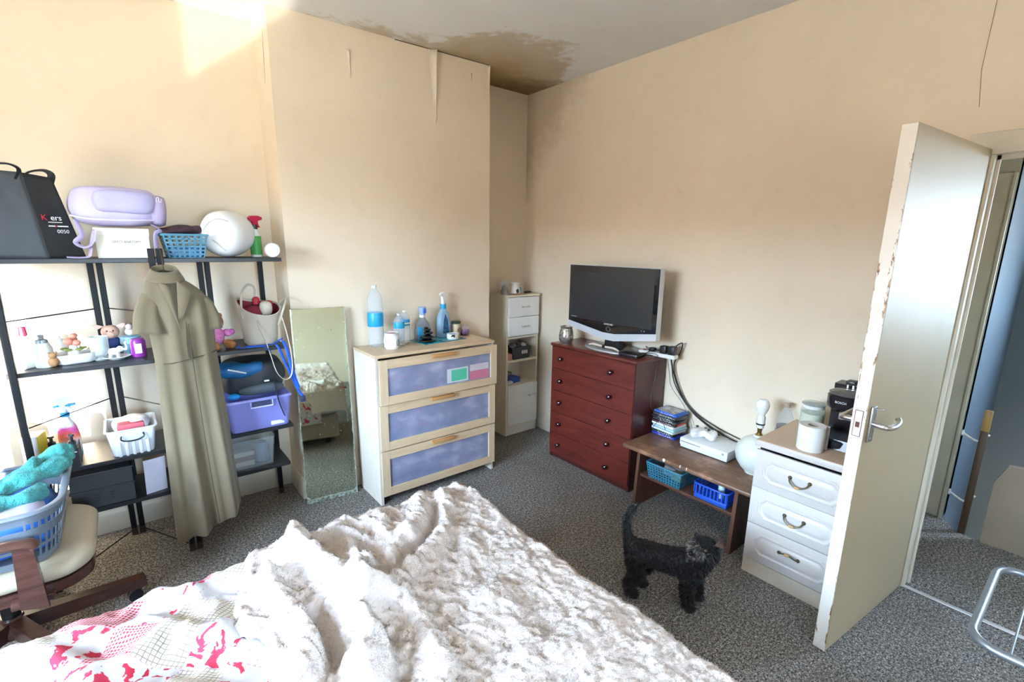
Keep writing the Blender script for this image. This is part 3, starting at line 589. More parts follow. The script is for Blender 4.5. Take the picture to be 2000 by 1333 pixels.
# ------------------------------------------------------------------ games, console, controller, lamp on the low table
def spinem(name, c):
    t = NT(name); co = t.co(); v = t.noise(t.co((60, 130, 160)), 1.0, 1, 0.5); y = t.sep(co)[1]
    band = t.math('LESS_THAN', t.math('ABSOLUTE', t.math('ADD', y, 0.01)), 0.055)
    t.set(t.mix(t.math('MULTIPLY', t.ramp(v, [(0.56, (0, 0, 0)), (0.58, (1, 1, 1))]), band), c, (0.75, 0.78, 0.8)), 0.3); return t.m
cases = [('dark blue', (0.015, 0.03, 0.30), 'at the very bottom of the games stack'), ('black', (0.012, 0.012, 0.015), 'second from the bottom of the games stack'), ('pale grey', (0.50, 0.55, 0.60), 'third from the bottom of the games stack'),
    ('teal and white', (0.30, 0.50, 0.55), 'fourth from the bottom of the games stack'), ('white', (0.70, 0.72, 0.74), 'in the middle of the games stack'), ('black and red', (0.05, 0.012, 0.012), 'sixth from the bottom of the games stack'),
    ('charcoal', (0.03, 0.032, 0.036), 'fourth from the top of the games stack'), ('black', (0.014, 0.014, 0.014), 'third from the top of the games stack'), ('dark grey', (0.06, 0.06, 0.065), 'second from the top of the games stack'), ('bright blue', (0.02, 0.10, 0.48), 'on top of the games stack')]
for k, (cn, c, where) in enumerate(cases):
    gx, gy = -0.108 + rnd.uniform(-0.006, 0.006), -1.615 + rnd.uniform(-0.006, 0.006)
    o = thing('game_case', '%s plastic game case %s' % (cn, where), 'game case', (gx, gy, 0.4005 + k * 0.0163), rnd.uniform(-0.06, 0.06) - 0.05, 'games stacked on the low table')
    MB().box(-0.066, 0.066, -0.085, 0.085, 0, 0.0155, r=0.0025, seg=2).build('case', pm('game_case_%d' % k, c, 0.25), o)
    MB().box(-0.0664, -0.0659, -0.082, 0.082, 0.002, 0.0135).build('spine_print', spinem('spine_%d' % k, tuple(min(1, x * 1.4 + 0.01) for x in c)), o, False)
    if k == len(cases) - 1: MB().box(-0.060, 0.060, -0.06, 0.078, 0.0155, 0.0159).build('cover_print', pm('game_cover', (0.38, 0.38, 0.40), 0.25, 0, 0.6, 25), o, False)
    if k == 5: MB().box(-0.04, 0.05, -0.0862, -0.0850, 0.002, 0.0135).build('red_strip', pm('game_red', (0.6, 0.03, 0.03), 0.4), o, False)
XB = thing('games_console', 'white games console on the low table', 'games console', (-0.122, -1.925, 0.4005))
MB().box(-0.108, 0.108, -0.147, 0.147, 0.004, 0.020, r=0.002).build('lower_body', pm('console_white_lower', (0.70, 0.73, 0.76), 0.45), XB); MB().box(-0.112, 0.112, -0.15, 0.15, 0.020, 0.062, r=0.002).build('upper_body', pm('console_white', (0.80, 0.82, 0.84), 0.45), XB)
MB().box(-0.1126, -0.111, 0.015, 0.143, 0.040, 0.0435).build('disc_slot', BLACK_PL, XB, False)
MB().lathe([(0, 0), (0.0075, 0), (0.0075, 0.0012), (0, 0.0014)], 18, m=T(-0.112, -0.123, 0.045) @ RY(-PI / 2)).build('power_button', pm('button_grey', (0.35, 0.37, 0.40), 0.4), XB)
MB().box(-0.10, 0.10, -0.138, 0.138, 0.0, 0.004).build('base', BLACK_PL, XB, False)
GC = thing('game_controller', 'white game controller resting on the console', 'controller', (-0.135, -1.872, 0.4635), 0.35)
half = [(0.052, 0.0), (0.055, 0.03), (0.048, 0.055), (0.030, 0.073), (0.0, 0.079), (-0.035, 0.076), (-0.056, 0.066), (-0.062, 0.053), (-0.050, 0.041), (-0.022, 0.030), (-0.012, 0.012), (-0.012, 0.0)]
outl = [(x, y) for x, y in half] + [(x, -y) for x, y in reversed(half[1:-1])]
cxm = 0.01
rings = []
for sc, z in ((0.80, 0.0), (0.95, 0.008), (1.0, 0.020), (0.95, 0.033), (0.78, 0.041)):
    rings.append([Vector((cxm + (x - cxm) * sc, y * (0.5 + 0.5 * sc), z + 0.012 - max(0, -x - 0.01) * 0.22 * (1 if z > 0.01 else 0.8))) for x, y in outl])
MB().loft(rings).build('shell', pm('controller_white', (0.82, 0.83, 0.84), 0.4), GC, ang=80, sub=1)
for x, y in ((0.030, 0.047), (0.004, -0.024)): MB().lathe([(0.006, 0), (0.006, 0.008), (0.010, 0.011), (0.009, 0.014), (0, 0.012)], 14, (x, y, 0.046)).build('thumbstick', BLACK_PL, GC)
MB().lathe([(0.008, 0), (0.008, 0.003), (0, 0.004)], 14, (0.038, 0, 0.049)).build('home_button', BLACK_PL, GC)
for dx, dy in ((0.012, 0), (-0.012, 0), (0, 0.012), (0, -0.012)): MB().lathe([(0.0042, 0), (0.0042, 0.004), (0, 0.005)], 10, (0.028 + dx, -0.047 + dy, 0.047)).build('face_button', pm('button_dark', (0.05, 0.05, 0.06), 0.4), GC)
LM = thing('table_lamp', 'pale green globe table lamp without a shade', 'lamp', (-0.215, -2.222, 0.4005))
MB().lathe([(0, 0), (0.05, 0), (0.052, 0.008), (0.075, 0.03), (0.100, 0.07), (0.108, 0.11), (0.100, 0.15), (0.075, 0.185), (0.045, 0.203), (0.028, 0.208), (0.026, 0.216), (0, 0.218)], 36).build('base', pm('pale_green_ceramic', (0.74, 0.78, 0.70), 0.3, 0, 0.03), LM)
MB().lathe([(0.02, 0.214), (0.014, 0.224), (0.010, 0.23), (0.012, 0.25), (0.016, 0.26), (0, 0.262)], 18).build('brass_neck', pm('old_brass', (0.35, 0.22, 0.07), 0.35, 0.9), LM)
MB().lathe([(0.018, 0.258), (0.019, 0.275), (0.0215, 0.278), (0.0215, 0.318), (0.017, 0.325), (0, 0.326)], 20).build('bulb_holder', WHITE_PL, LM); MB().lathe([(0.022, 0.276), (0.0225, 0.280), (0.022, 0.284)], 20).build('holder_ring', BLACK_PL, LM)
MB().lathe([(0.015, 0.325), (0.016, 0.335), (0.027, 0.352), (0.034, 0.378), (0.031, 0.398), (0.02, 0.413), (0, 0.418)], 22).build('bulb', pm('pearl_bulb', (0.82, 0.82, 0.80), 0.2), LM)
BT = thing('drink_bottle', 'clear bottle of dark cola standing behind the cream chest', 'bottle', (-0.065, -2.285, 0.4005))
prof = [(0, 0), (0.042, 0), (0.045, 0.01), (0.045, 0.20), (0.043, 0.24), (0.046, 0.27), (0.040, 0.30), (0.025, 0.335), (0.014, 0.355), (0.014, 0.365)]
MB().lathe(prof, 24).build('bottle', clear('bottle_plastic', (0.92, 0.95, 0.97), 0.12), BT); MB().lathe([(0, 0.004), (0.040, 0.004), (0.042, 0.20), (0.041, 0.255), (0, 0.255)], 20).build('drink', pm('cola', (0.055, 0.018, 0.012), 0.15), BT); MB().lathe([(0.0455, 0.13), (0.0458, 0.132), (0.0458, 0.225), (0.0455, 0.226)], 24).build('label', pm('red_label', (0.45, 0.05, 0.06), 0.4), BT)
MB().lathe([(0, 0.36), (0.0165, 0.36), (0.0165, 0.382), (0, 0.383)], 18).build('cap', pm('tan_cap', (0.45, 0.36, 0.26), 0.4), BT)
# baskets below the table
def lattice(name, mat, parent, hx, hy, z0, h, cols, rows, flare=0.12, bar=0.35, rim=0.012, loc=None):
    """four lattice walls (open holes), a floor and a rim; hx, hy half size at the bottom"""
    m = MB(); th = 0.0018
    def P(face, u, z, o):
        k = 1 + flare * (z - z0) / h
        ax, ay = hx * k + o, hy * k + o
        return {0: (ax, -ay + 2 * ay * u, z), 1: (-ax, -ay + 2 * ay * u, z), 2: (-ax + 2 * ax * u, ay, z), 3: (-ax + 2 * ax * u, -ay, z)}[face]
    def quad(face, u0, u1, za, zb):
        vs = [P(face, u0, za, 0), P(face, u1, za, 0), P(face, u1, zb, 0), P(face, u0, zb, 0), P(face, u0, za, -th), P(face, u1, za, -th), P(face, u1, zb, -th), P(face, u0, zb, -th)]
        m.add(vs, [(0, 1, 2, 3), (7, 6, 5, 4), (0, 4, 5, 1), (3, 2, 6, 7), (0, 3, 7, 4), (1, 5, 6, 2)])
    for face in range(4):
        n = max(3, int(cols * ((hy if face < 2 else hx) / max(hx, hy)) + 0.5))
        du = 1 / n
        for i in range(n + 1):
            a = max(0, i * du - du * bar / 2); b_ = min(1, i * du + du * bar / 2); quad(face, a, b_, z0, z0 + h)
        dz = h / rows
        for j in range(rows + 1):
            a = max(z0, z0 + j * dz - dz * bar / 2); b_ = min(z0 + h, z0 + j * dz + dz * bar / 2); quad(face, 0, 1, a, b_)
    k = 1 + flare
    m.box(-hx, hx, -hy, hy, z0, z0 + 0.003)
    o = m.build(name, mat, parent, False)
    if loc: o.location = loc
    pts = [(x, y, z0 + h) for x, y in rrect(2 * hx * k, 2 * hy * k, min(hx, hy) * 0.12, 4)]
    MB().tube(pts, rim * 0.5, 6, True, flat=(1, 1)).build('rim', mat, o if parent is None else parent)
    return o
TEAL = pm('teal_plastic', (0.045, 0.22, 0.32), 0.4); BLUEP = pm('blue_plastic', (0.02, 0.10, 0.62), 0.38)
t_ = thing('storage_basket', 'teal lattice storage basket on the shelf below the low table', 'basket', (-0.30, -1.795, 0.219)); lattice('lattice', TEAL, t_, 0.105, 0.105, 0, 0.098, 12, 6, 0.14, 0.4)
for k, (c, yy, xx, zz) in enumerate((((0.55, 0.5, 0.15), -0.05, -0.03, 0.04), ((0.6, 0.62, 0.65), 0.02, -0.02, 0.05), ((0.35, 0.04, 0.06), 0.06, -0.04, 0.035), ((0.7, 0.7, 0.7), -0.01, 0.04, 0.055), ((0.04, 0.05, 0.08), 0.05, 0.04, 0.06))):
    o = MB().box(-0.03, 0.03, -0.035, 0.035, -0.03, 0.025, r=0.008).build('packet', pm('packet_%d' % k, c, 0.4), loc=(-0.30 + xx, -1.795 + yy, 0.219 + zz), rot=(0.3 * k, 0.2, 0.5 * k)); tag(o, ['yellow', 'pale grey', 'dark red', 'white', 'navy'][k] + ' packet inside the teal lattice basket', 'packet', 'packets in the teal basket')
t_ = thing('storage_basket', 'bright blue open slatted basket on the shelf below the low table', 'basket', (-0.30, -2.085, 0.219))
MB().box(-0.105, 0.105, -0.095, 0.095, 0, 0.03, r=0.006).build('tray', BLUEP, t_)
for sx in (-1, 1):
    for i in range(9): MB().box(sx * 0.105 - 0.003, sx * 0.105 + 0.003, -0.09 + i * 0.0215 - 0.004, -0.09 + i * 0.0215 + 0.004, 0.03, 0.085, r=0.001, seg=1).build('slat', BLUEP, t_)
for sy in (-1, 1):
    for i in range(9): MB().box(-0.1 + i * 0.024 - 0.004, -0.1 + i * 0.024 + 0.004, sy * 0.095 - 0.003, sy * 0.095 + 0.003, 0.03, 0.085, r=0.001, seg=1).build('slat', BLUEP, t_)
MB().tube([(x, y, 0.088) for x, y in rrect(0.218, 0.198, 0.02, 4)], 0.006, 6, True).build('rim', BLUEP, t_)
o = MB().lathe([(0, 0), (0.018, 0), (0.018, 0.07), (0.01, 0.08), (0.01, 0.095), (0, 0.095)], 14).build('small_bottle', pm('pale_blue_bottle', (0.5, 0.65, 0.8), 0.3), loc=(-0.35, -2.12, 0.2495), rot=(0, 0.0, 0)); tag(o, 'small pale bottle standing in the bright blue basket', 'bottle')
# ------------------------------------------------------------------ on the cream chest
o = thing('toilet_roll', 'white toilet roll standing on the cream chest', 'toilet roll', (-0.425, -2.535, 0.7027)); 
MB().lathe([(0.021, 0.002), (0.053, 0.0), (0.055, 0.003), (0.055, 0.113), (0.053, 0.116), (0.021, 0.114), (0.021, 0.002)], 32).build('paper', pm('tissue_paper', (0.84, 0.84, 0.84), 0.9, 0, 0.02, 9, 0.1, 60), o); MB().lathe([(0.0185, 0.002), (0.021, 0.002), (0.021, 0.114), (0.0185, 0.114), (0.0185, 0.002)], 24).build('core', pm('cardboard', (0.42, 0.36, 0.28), 0.9), o)
MB().grid(lambda u, v: Vector((0.055 * math.cos(-0.6 - 0.5 * u) + 0.012 * u, 0.055 * math.sin(-0.6 - 0.5 * u) - 0.008 * u, 0.002 + 0.112 * v)), 6, 3).build('loose_sheet', MATS['tissue_paper'], o)
o = thing('jar_candle', 'cream jar candle with a glass lid behind the toilet roll', 'candle', (-0.19, -2.45, 0.7027))
MB().lathe([(0, 0), (0.048, 0), (0.051, 0.006), (0.051, 0.105), (0.045, 0.118), (0.045, 0.128), (0.048, 0.128), (0.054, 0.105), (0.054, 0.006), (0.05, -0.0), (0, 0.0)], 28).build('glass', clear('jar_glass', (0.9, 0.95, 0.92), 0.10), o); MB().lathe([(0, 0.006), (0.0495, 0.006), (0.0495, 0.10), (0, 0.10)], 24).build('wax', pm('cream_wax', (0.72, 0.70, 0.56), 0.5), o); MB().lathe([(0, 0.142), (0.050, 0.142), (0.053, 0.146), (0.05, 0.150), (0.03, 0.156), (0, 0.156)], 28).build('lid', clear('jar_glass2', (0.85, 0.9, 0.88), 0.3), o); MB().lathe([(0.045, 0.126), (0.049, 0.128), (0.049, 0.142), (0.045, 0.142)], 24).build('seal', WHITE_PL, o)
CM = thing('coffee_machine', 'black pod coffee machine on the cream chest behind the door', 'coffee machine', (-0.205, -2.598, 0.7027))
# local x: front negative; y across
MB().prism([(-0.14, 0.0), (0.14, 0.0), (0.14, 0.24), (0.11, 0.27), (0.02, 0.27), (0.02, 0.05), (-0.13, 0.045)], -0.075, 0.075, 'y').build('body', pm('machine_black', (0.018, 0.013, 0.016), 0.22), CM, False)
MB().lathe([(0, 0), (0.066, 0), (0.07, 0.006), (0.07, 0.03), (0.064, 0.036), (0, 0.037)], 28, (-0.075, 0, 0.004)).build('drip_tray', BLACK_PL, CM); MB().lathe([(0, 0.0), (0.058, 0), (0.058, 0.003), (0, 0.003)], 28, (-0.075, 0, 0.042)).build('grate', CHROME, CM)
MB().lathe([(0, 0.165), (0.05, 0.165), (0.07, 0.18), (0.075, 0.2), (0.075, 0.235), (0.06, 0.252), (0, 0.256)], 28, (-0.045, 0, 0)).build('brew_head', MATS['machine_black'], CM)
MB().lathe([(0.05, 0.252), (0.07, 0.244), (0.072, 0.25), (0.05, 0.262), (0, 0.264)], 28, (-0.045, 0, 0)).build('lid', pm('smoked_lid', (0.12, 0.11, 0.11), 0.15), CM)
MB().cyl((-0.075, 0, 0.13), (-0.075, 0, 0.17), 0.012, n=14).build('nozzle', CHROME, CM)
text('logo', 'BOSCH', 0.014, PRINT, CM, (-0.1205, 0.0, 0.215), (PI / 2, 0, -PI / 2), 0.0004)
pg = MB().box(-0.03, 0.02, -0.02, 0.02, 0.282, 0.300, r=0.005)
pg.build('plug', BLACK_PL, CM)
for yy in (-0.011, 0.011): MB().box(-0.022, -0.016, yy - 0.003, yy + 0.003, 0.264, 0.284).build('plug_pin', CHROME, CM, False)
MB().tube(smoothpath([(0.02, 0, 0.291), (0.05, -0.02, 0.289), (0.09, -0.05, 0.275), (0.13, -0.06, 0.2), (0.15, -0.06, 0.1)], 5), 0.004, 8).build('lead', CAB, CM)
# ------------------------------------------------------------------ things on the birch chest
PZ = 0.9555
WATER = clear('clear_bottle_plastic', (0.86, 0.93, 1.0), 0.16, 0.1); BLUEL = pm('bright_blue_label', (0.02, 0.36, 0.66), 0.35)
def waterbottle(name, label, loc, r, h, lab0, lab1, white=False):
    o = thing(name, label, 'bottle', loc)
    pr = [(0, 0), (r * 0.7, 0), (r * 0.95, r * 0.2), (r, r * 0.5)]
    k = 7
    for i in range(k):
        z = h * (0.08 + 0.55 * i / (k - 1)); pr += [(r, z), (r * 0.955, z + h * 0.018), (r, z + h * 0.036)]
    pr += [(r * 0.92, h * 0.70), (r * 0.98, h * 0.76), (r * 0.82, h * 0.84), (r * 0.45, h * 0.91), (r * 0.27, h * 0.94), (r * 0.27, h * 0.965)]
    MB().lathe(pr, 24).build('bottle', WATER, o)
    MB().lathe([(r * 1.01, h * lab0), (r * 1.02, h * lab0 + 0.001), (r * 1.02, h * lab1 - 0.001), (r * 1.01, h * lab1)], 24).build('label', BLUEL, o)
    if white: MB().lathe([(r * 1.025, h * (lab0 * 0.75 + lab1 * 0.25)), (r * 1.028, h * (lab0 * 0.74 + lab1 * 0.26)), (r * 1.028, h * (lab0 * 0.5 + lab1 * 0.5)), (r * 1.025, h * (lab0 * 0.49 + lab1 * 0.51))], 24).build('label_band', WHITE_PL, o)
    MB().lathe([(0, h * 0.955), (r * 0.33, h * 0.955), (r * 0.33, h * 0.998), (0, h)], 18).build('cap', pm('bottle_cap', (0.75, 0.80, 0.86), 0.35), o)
    return o
waterbottle('water_bottle', 'tall clear water bottle with blue label on the birch chest', (-1.565, -0.415, PZ), 0.048, 0.385, 0.34, 0.56)
waterbottle('water_bottle', 'small clear water bottle with blue label next to the white wax burner', (-1.437, -0.475, PZ), 0.034, 0.205, 0.56, 0.74, False)
waterbottle('water_bottle', 'small clear water bottle with a label behind its twin', (-1.372, -0.425, PZ), 0.034, 0.215, 0.56, 0.74, True)
o = thing('wax_burner', 'white round wax burner with a red top on the birch chest', 'wax burner', (-1.512, -0.525, PZ)); o.rotation_euler.z = -0.5
MB().lathe([(0, 0), (0.040, 0), (0.047, 0.012), (0.050, 0.045), (0.046, 0.08), (0.040, 0.088), (0.045, 0.096), (0.047, 0.100), (0.040, 0.100), (0.03, 0.090), (0, 0.088)], 30).build('pot', pm('white_ceramic', (0.80, 0.79, 0.77), 0.3, 0, 0.03), o)
MB().lathe([(0, 0.0905), (0.031, 0.0915), (0.033, 0.094), (0, 0.094)], 24).build('wax', pm('red_wax', (0.45, 0.07, 0.06), 0.4), o)
MB().ball((0.037, -0.026, 0.042), (0.013, 0.020, 0.022), 16, 10, m=T(0, 0, 0)).build('opening', pm('opening_grey', (0.22, 0.22, 0.2), 0.7), o)  # plain grey ellipsoid marks the opening
mat_ = MB().box(-0.17, 0.17, -0.098, 0.098, 0, 0.004, r=0.0015, seg=1).build('place_mat', pm('blue_green_print', (0.03, 0.28, 0.36), 0.25, 0, 0.6, 30), loc=(-1.135, -0.445, PZ), rot=(0, 0, 0.09)); tag(mat_, 'glossy blue green place mat below the stones and tea light', 'mat')
MZ = PZ + 0.0045
STONE = pm('polished_black_stone', (0.012, 0.011, 0.012), 0.08, 0, 0.2, 9, coat=0.4)
st = thing('stone_ornament', 'stacked polished black stones ornament on the blue mat', 'ornament', (-1.245, -0.488, MZ), 0.2)
for (x, y, z, rx, ry, rz_) in ((0, 0, 0.011, 0.062, 0.05, 0.011), (-0.004, 0, 0.034, 0.048, 0.04, 0.014), (0.012, 0, 0.060, 0.034, 0.03, 0.013), (0.002, 0, 0.082, 0.026, 0.022, 0.010), (-0.006, 0, 0.097, 0.016, 0.014, 0.006)): MB().ball((x, y, z), (rx, ry, rz_), 22, 12).build('stone', STONE, st)
def sprayhead(o, mat, z, dirx=1.0, s=1.0, yaw=0.0):
    m = RZ(yaw) @ Matrix.Scale(s, 4)
    M_ = T(0, 0, z) @ m
    MB().prism([(-0.012, 0), (0.012, 0), (0.012, 0.020), (0.042, 0.030), (0.044, 0.042), (0.020, 0.050), (-0.018, 0.048), (-0.030, 0.036), (-0.022, 0.024), (-0.012, 0.020)], -0.011, 0.011, 'y', M_).build('spray_head', mat, o, ang=50)
    MB().prism([(0.012, 0.022), (0.020, 0.024), (0.022, 0.004), (0.030, -0.012), (0.025, -0.013), (0.015, 0.002)], -0.006, 0.006, 'y', M_).build('trigger', mat, o)
o = thing('spray_bottle', 'grey spray bottle with a blue and white head behind the black stones', 'spray bottle', (-1.232, -0.405, MZ))
MB().lathe([(0, 0), (0.9, 0), (1, 0.008), (1, 0.07), (0.85, 0.10), (0.45, 0.135), (0.32, 0.145), (0.32, 0.155)], 28, sx=0.062, sy=0.034).build('bottle', clear('smoky_plastic', (0.42, 0.46, 0.52), 0.45, 0.12), o); MB().box(-0.05, -0.02, -0.037, -0.025, 0.012, 0.095, r=0.002).build('label', BLUEL, o)
MB().cyl((0, 0, 0.152), (0, 0, 0.170), 0.019, n=18).build('collar', WHITE_PL, o); MB().lathe([(0.019, 0.17), (0.022, 0.19), (0.026, 0.222), (0, 0.225)], 16).build('overcap', clear('pale_blue_cap', (0.45, 0.62, 0.92), 0.55), o); MB().box(-0.004, 0.018, -0.027, -0.01, 0.182, 0.212, r=0.003).build('blue_trigger', pm('mid_blue', (0.03, 0.16, 0.55), 0.4), o)
o = thing('spray_bottle', 'pale blue window cleaner spray bottle with a white head on the birch chest', 'spray bottle', (-1.062, -0.392, MZ))
rings = []
for z, a, b_ in ((0, 0.044, 0.026), (0.01, 0.047, 0.028), (0.08, 0.048, 0.028), (0.13, 0.044, 0.026), (0.165, 0.034, 0.022), (0.185, 0.022, 0.018), (0.20, 0.018, 0.016)): rings.append([Vector((x, y, z)) for x, y in rrect(2 * a, 2 * b_, b_ * 0.7, 4)])
MB().loft(rings).build('bottle', clear('pale_blue_plastic', (0.42, 0.66, 0.88), 0.55, 0.12), o, ang=50); MB().prism([(0.0, 0.165), (0.018, 0.12), (0.030, 0.03), (-0.022, 0.03), (-0.012, 0.12)], -0.0295, -0.027, 'y').build('label', pm('navy_label', (0.02, 0.10, 0.22), 0.35, 0, 0.7, 40), o, False)
MB().cyl((0, 0, 0.198), (0, 0, 0.230), 0.021, n=18).build('collar', BLUEL, o); MB().cyl((0, 0, 0.229), (0, 0, 0.262), 0.014, n=16).build('neck', WHITE_PL, o); sprayhead(o, WHITE_PL, 0.262, 1, 0.95, 0.2)
o = thing('tea_light_holder', 'white ceramic tea light holder on the blue mat', 'candle holder', (-1.045, -0.485, MZ))
MB().lathe([(0, 0), (0.038, 0), (0.041, 0.006), (0.041, 0.034), (0.036, 0.036), (0.034, 0.030), (0.02, 0.024), (0, 0.024)], 28).build('dish', MATS['white_ceramic'], o); MB().lathe([(0, 0.0242), (0.030, 0.0242), (0.031, 0.031), (0.028, 0.031), (0, 0.029)], 24).build('tea_light', pm('steel_blue_wax', (0.18, 0.22, 0.34), 0.4), o)
MB().prism([(-0.03, 0.033), (-0.036, 0.02), (-0.022, 0.026), (-0.012, 0.012), (-0.008, 0.034)], -0.0425, -0.036, 'y').build('dark_motif', BLACK_PL, o, False)
o = thing('spice_jar', 'beige tin with a dark lid behind the tea light holder', 'tin', (-0.955, -0.385, PZ)); 
MB().lathe([(0, 0), (0.030, 0), (0.030, 0.088), (0, 0.088)], 24).build('tin', pm('beige_tin', (0.62, 0.52, 0.38), 0.4), o); MB().lathe([(0, 0.088), (0.033, 0.088), (0.036, 0.098), (0.03, 0.106), (0, 0.106)], 24).build('lid', pm('dark_green_lid', (0.02, 0.05, 0.04), 0.4), o)
MB().lathe([(0, 0), (0.017, 0), (0.017, 0.001), (0, 0.0015)], 20, m=T(0.010, -0.0288, 0.045) @ RX(PI / 2)).build('brown_seal', pm('brown_print', (0.20, 0.11, 0.05), 0.5), o)
o = thing('glass_candle', 'purple candle in a small glass on the birch chest', 'candle', (-0.885, -0.385, PZ))
MB().lathe([(0, 0), (0.028, 0), (0.038, 0.015), (0.041, 0.035), (0.036, 0.060), (0.034, 0.066), (0.041, 0.072), (0.039, 0.072), (0.032, 0.064), (0.038, 0.035), (0.026, 0.004), (0, 0.003)], 26).build('glass', clear('candle_glass', (0.93, 0.93, 0.97), 0.08), o); MB().lathe([(0, 0.004), (0.027, 0.004), (0.036, 0.018), (0.038, 0.036), (0, 0.037)], 24).build('wax', pm('purple_wax', (0.10, 0.02, 0.16), 0.35), o)
# ------------------------------------------------------------------ things on and in the tower cabinet
TZ = 1.2005
o = thing('glass_pot', 'small glass pot with lid and red flowers on the tower cabinet', 'pot', (-0.352, -0.17, TZ))
MB().lathe([(0, 0), (0.026, 0), (0.030, 0.01), (0.031, 0.03), (0.024, 0.046), (0.026, 0.052), (0.02, 0.062), (0.006, 0.068), (0.007, 0.078), (0, 0.08)], 22).build('pot', pm('grey_glass', (0.32, 0.32, 0.33), 0.12, 0, 0.2), o); MB().ball((0.006, -0.022, 0.022), (0.014, 0.012, 0.010), 12, 8).build('flowers', pm('red_paint', (0.45, 0.09, 0.09), 0.4), o)
o = thing('oil_burner', 'white tapered oil burner with a dark opening on the tower cabinet', 'oil burner', (-0.235, -0.165, TZ), 0.0)
MB().lathe([(0, 0), (0.044, 0), (0.042, 0.02), (0.030, 0.07), (0.036, 0.085), (0.040, 0.095), (0.036, 0.095), (0, 0.08)], 26).build('burner', MATS['white_ceramic'], o); MB().ball((-0.006, -0.036, 0.022), (0.014, 0.010, 0.020), 14, 8).build('opening', BLACK_PL, o)
o = thing('ornament_plaque', 'white scalloped plaster ornament behind the oil burner', 'ornament', (-0.30, -0.095, TZ)); MB().prism([(0.045 * math.cos(a * PI / 8) * (1 + 0.08 * (a % 2)), 0.055 + 0.055 * math.sin(a * PI / 8) * (1 + 0.08 * (a % 2))) for a in range(16)], -0.012, 0.012, 'y').build('disc', MATS['white_ceramic'], o); MB().box(-0.03, 0.03, -0.02, 0.02, 0, 0.012, r=0.003).build('foot', MATS['white_ceramic'], o)
o = thing('photo_block', 'small pale blue picture block on the tower cabinet', 'ornament', (-0.175, -0.15, TZ), -0.3); MB().prism([(-0.026, 0), (0.026, 0), (0.018, 0.062), (-0.018, 0.062)], -0.008, 0.008, 'y').build('block', MATS['white_ceramic'], o, False); MB().box(-0.016, 0.016, -0.0092, -0.008, 0.008, 0.052).build('picture', pm('pale_blue_print', (0.35, 0.55, 0.62), 0.4), o, False)
o = MB().box(-0.07, 0.07, -0.035, 0.035, 0, 0.006, r=0.002).build('wooden_coaster', woodm('coaster_wood', (0.22, 0.10, 0.05), (0.34, 0.18, 0.10), 3, 0), loc=(-0.245, -0.215, TZ)); tag(o, 'thin brown wooden tray at the front of the tower cabinet', 'tray')
o = MB().ball((0, 0, 0.012), (0.045, 0.012, 0.010), 16, 8).build('hair_clip', BLACK_PL, loc=(-0.135, -0.205, TZ)); tag(o, 'dark oval hair clip beside the thin wooden tray', 'hair clip')
# basket on the middle shelf
BKD = pm('charcoal_plastic', (0.03, 0.032, 0.036), 0.45)
o = thing('small_basket', 'charcoal basket of packets in the tower cabinet', 'basket', (-0.205, -0.165, 0.6555)); MB().prism([(-0.085, 0.0), (0.085, 0.0), (0.105, 0.10), (-0.105, 0.10)], -0.06, 0.06, 'y').build('body', BKD, o, False)
for k in range(6): MB().ball((-0.075 + 0.03 * k, -0.02 + 0.02 * (k % 2), 0.108), (0.026, 0.03, 0.022), 10, 6).build('packet', pm('grey_wrap_%d' % (k % 3), ((0.2, 0.2, 0.21), (0.45, 0.45, 0.46), (0.05, 0.05, 0.06))[k % 3], 0.3), o)
for k in range(3): MB().ball((0.01 + 0.022 * k, -0.061, 0.055), (0.012, 0.005, 0.018), 10, 6).build('motif', pm('pale_motif', (0.6, 0.6, 0.6), 0.5), o)
o = MB().box(-0.03, 0.03, -0.03, 0.03, 0, 0.05, r=0.004).build('small_box', pm('pink_card', (0.55, 0.30, 0.26), 0.6), loc=(-0.335, -0.195, 0.6555)); tag(o, 'small pink brown box beside the charcoal basket', 'box')
o = MB().box(-0.075, 0.075, -0.05, 0.05, 0, 0.045, r=0.004).build('blue_box', pm('royal_blue_card', (0.01, 0.05, 0.32), 0.4), loc=(-0.265, -0.15, 0.4405), rot=(0, 0, 0.15)); tag(o, 'royal blue box on the lower open shelf of the tower', 'box')
o = MB().box(-0.06, 0.06, -0.035, 0.035, 0, 0.07, r=0.003).build('brown_box', pm('brown_card', (0.30, 0.20, 0.15), 0.6), loc=(-0.265, -0.062, 0.4405)); tag(o, 'brown box behind the royal blue box', 'box')
o = MB().ball((0, 0, 0.018), (0.035, 0.025, 0.018), 12, 8).build('tissue_pack', pm('clear_wrap', (0.7, 0.72, 0.72), 0.2), loc=(-0.325, -0.218, 0.4405)); tag(o, 'crumpled clear wrapper before the royal blue box', 'wrapper')
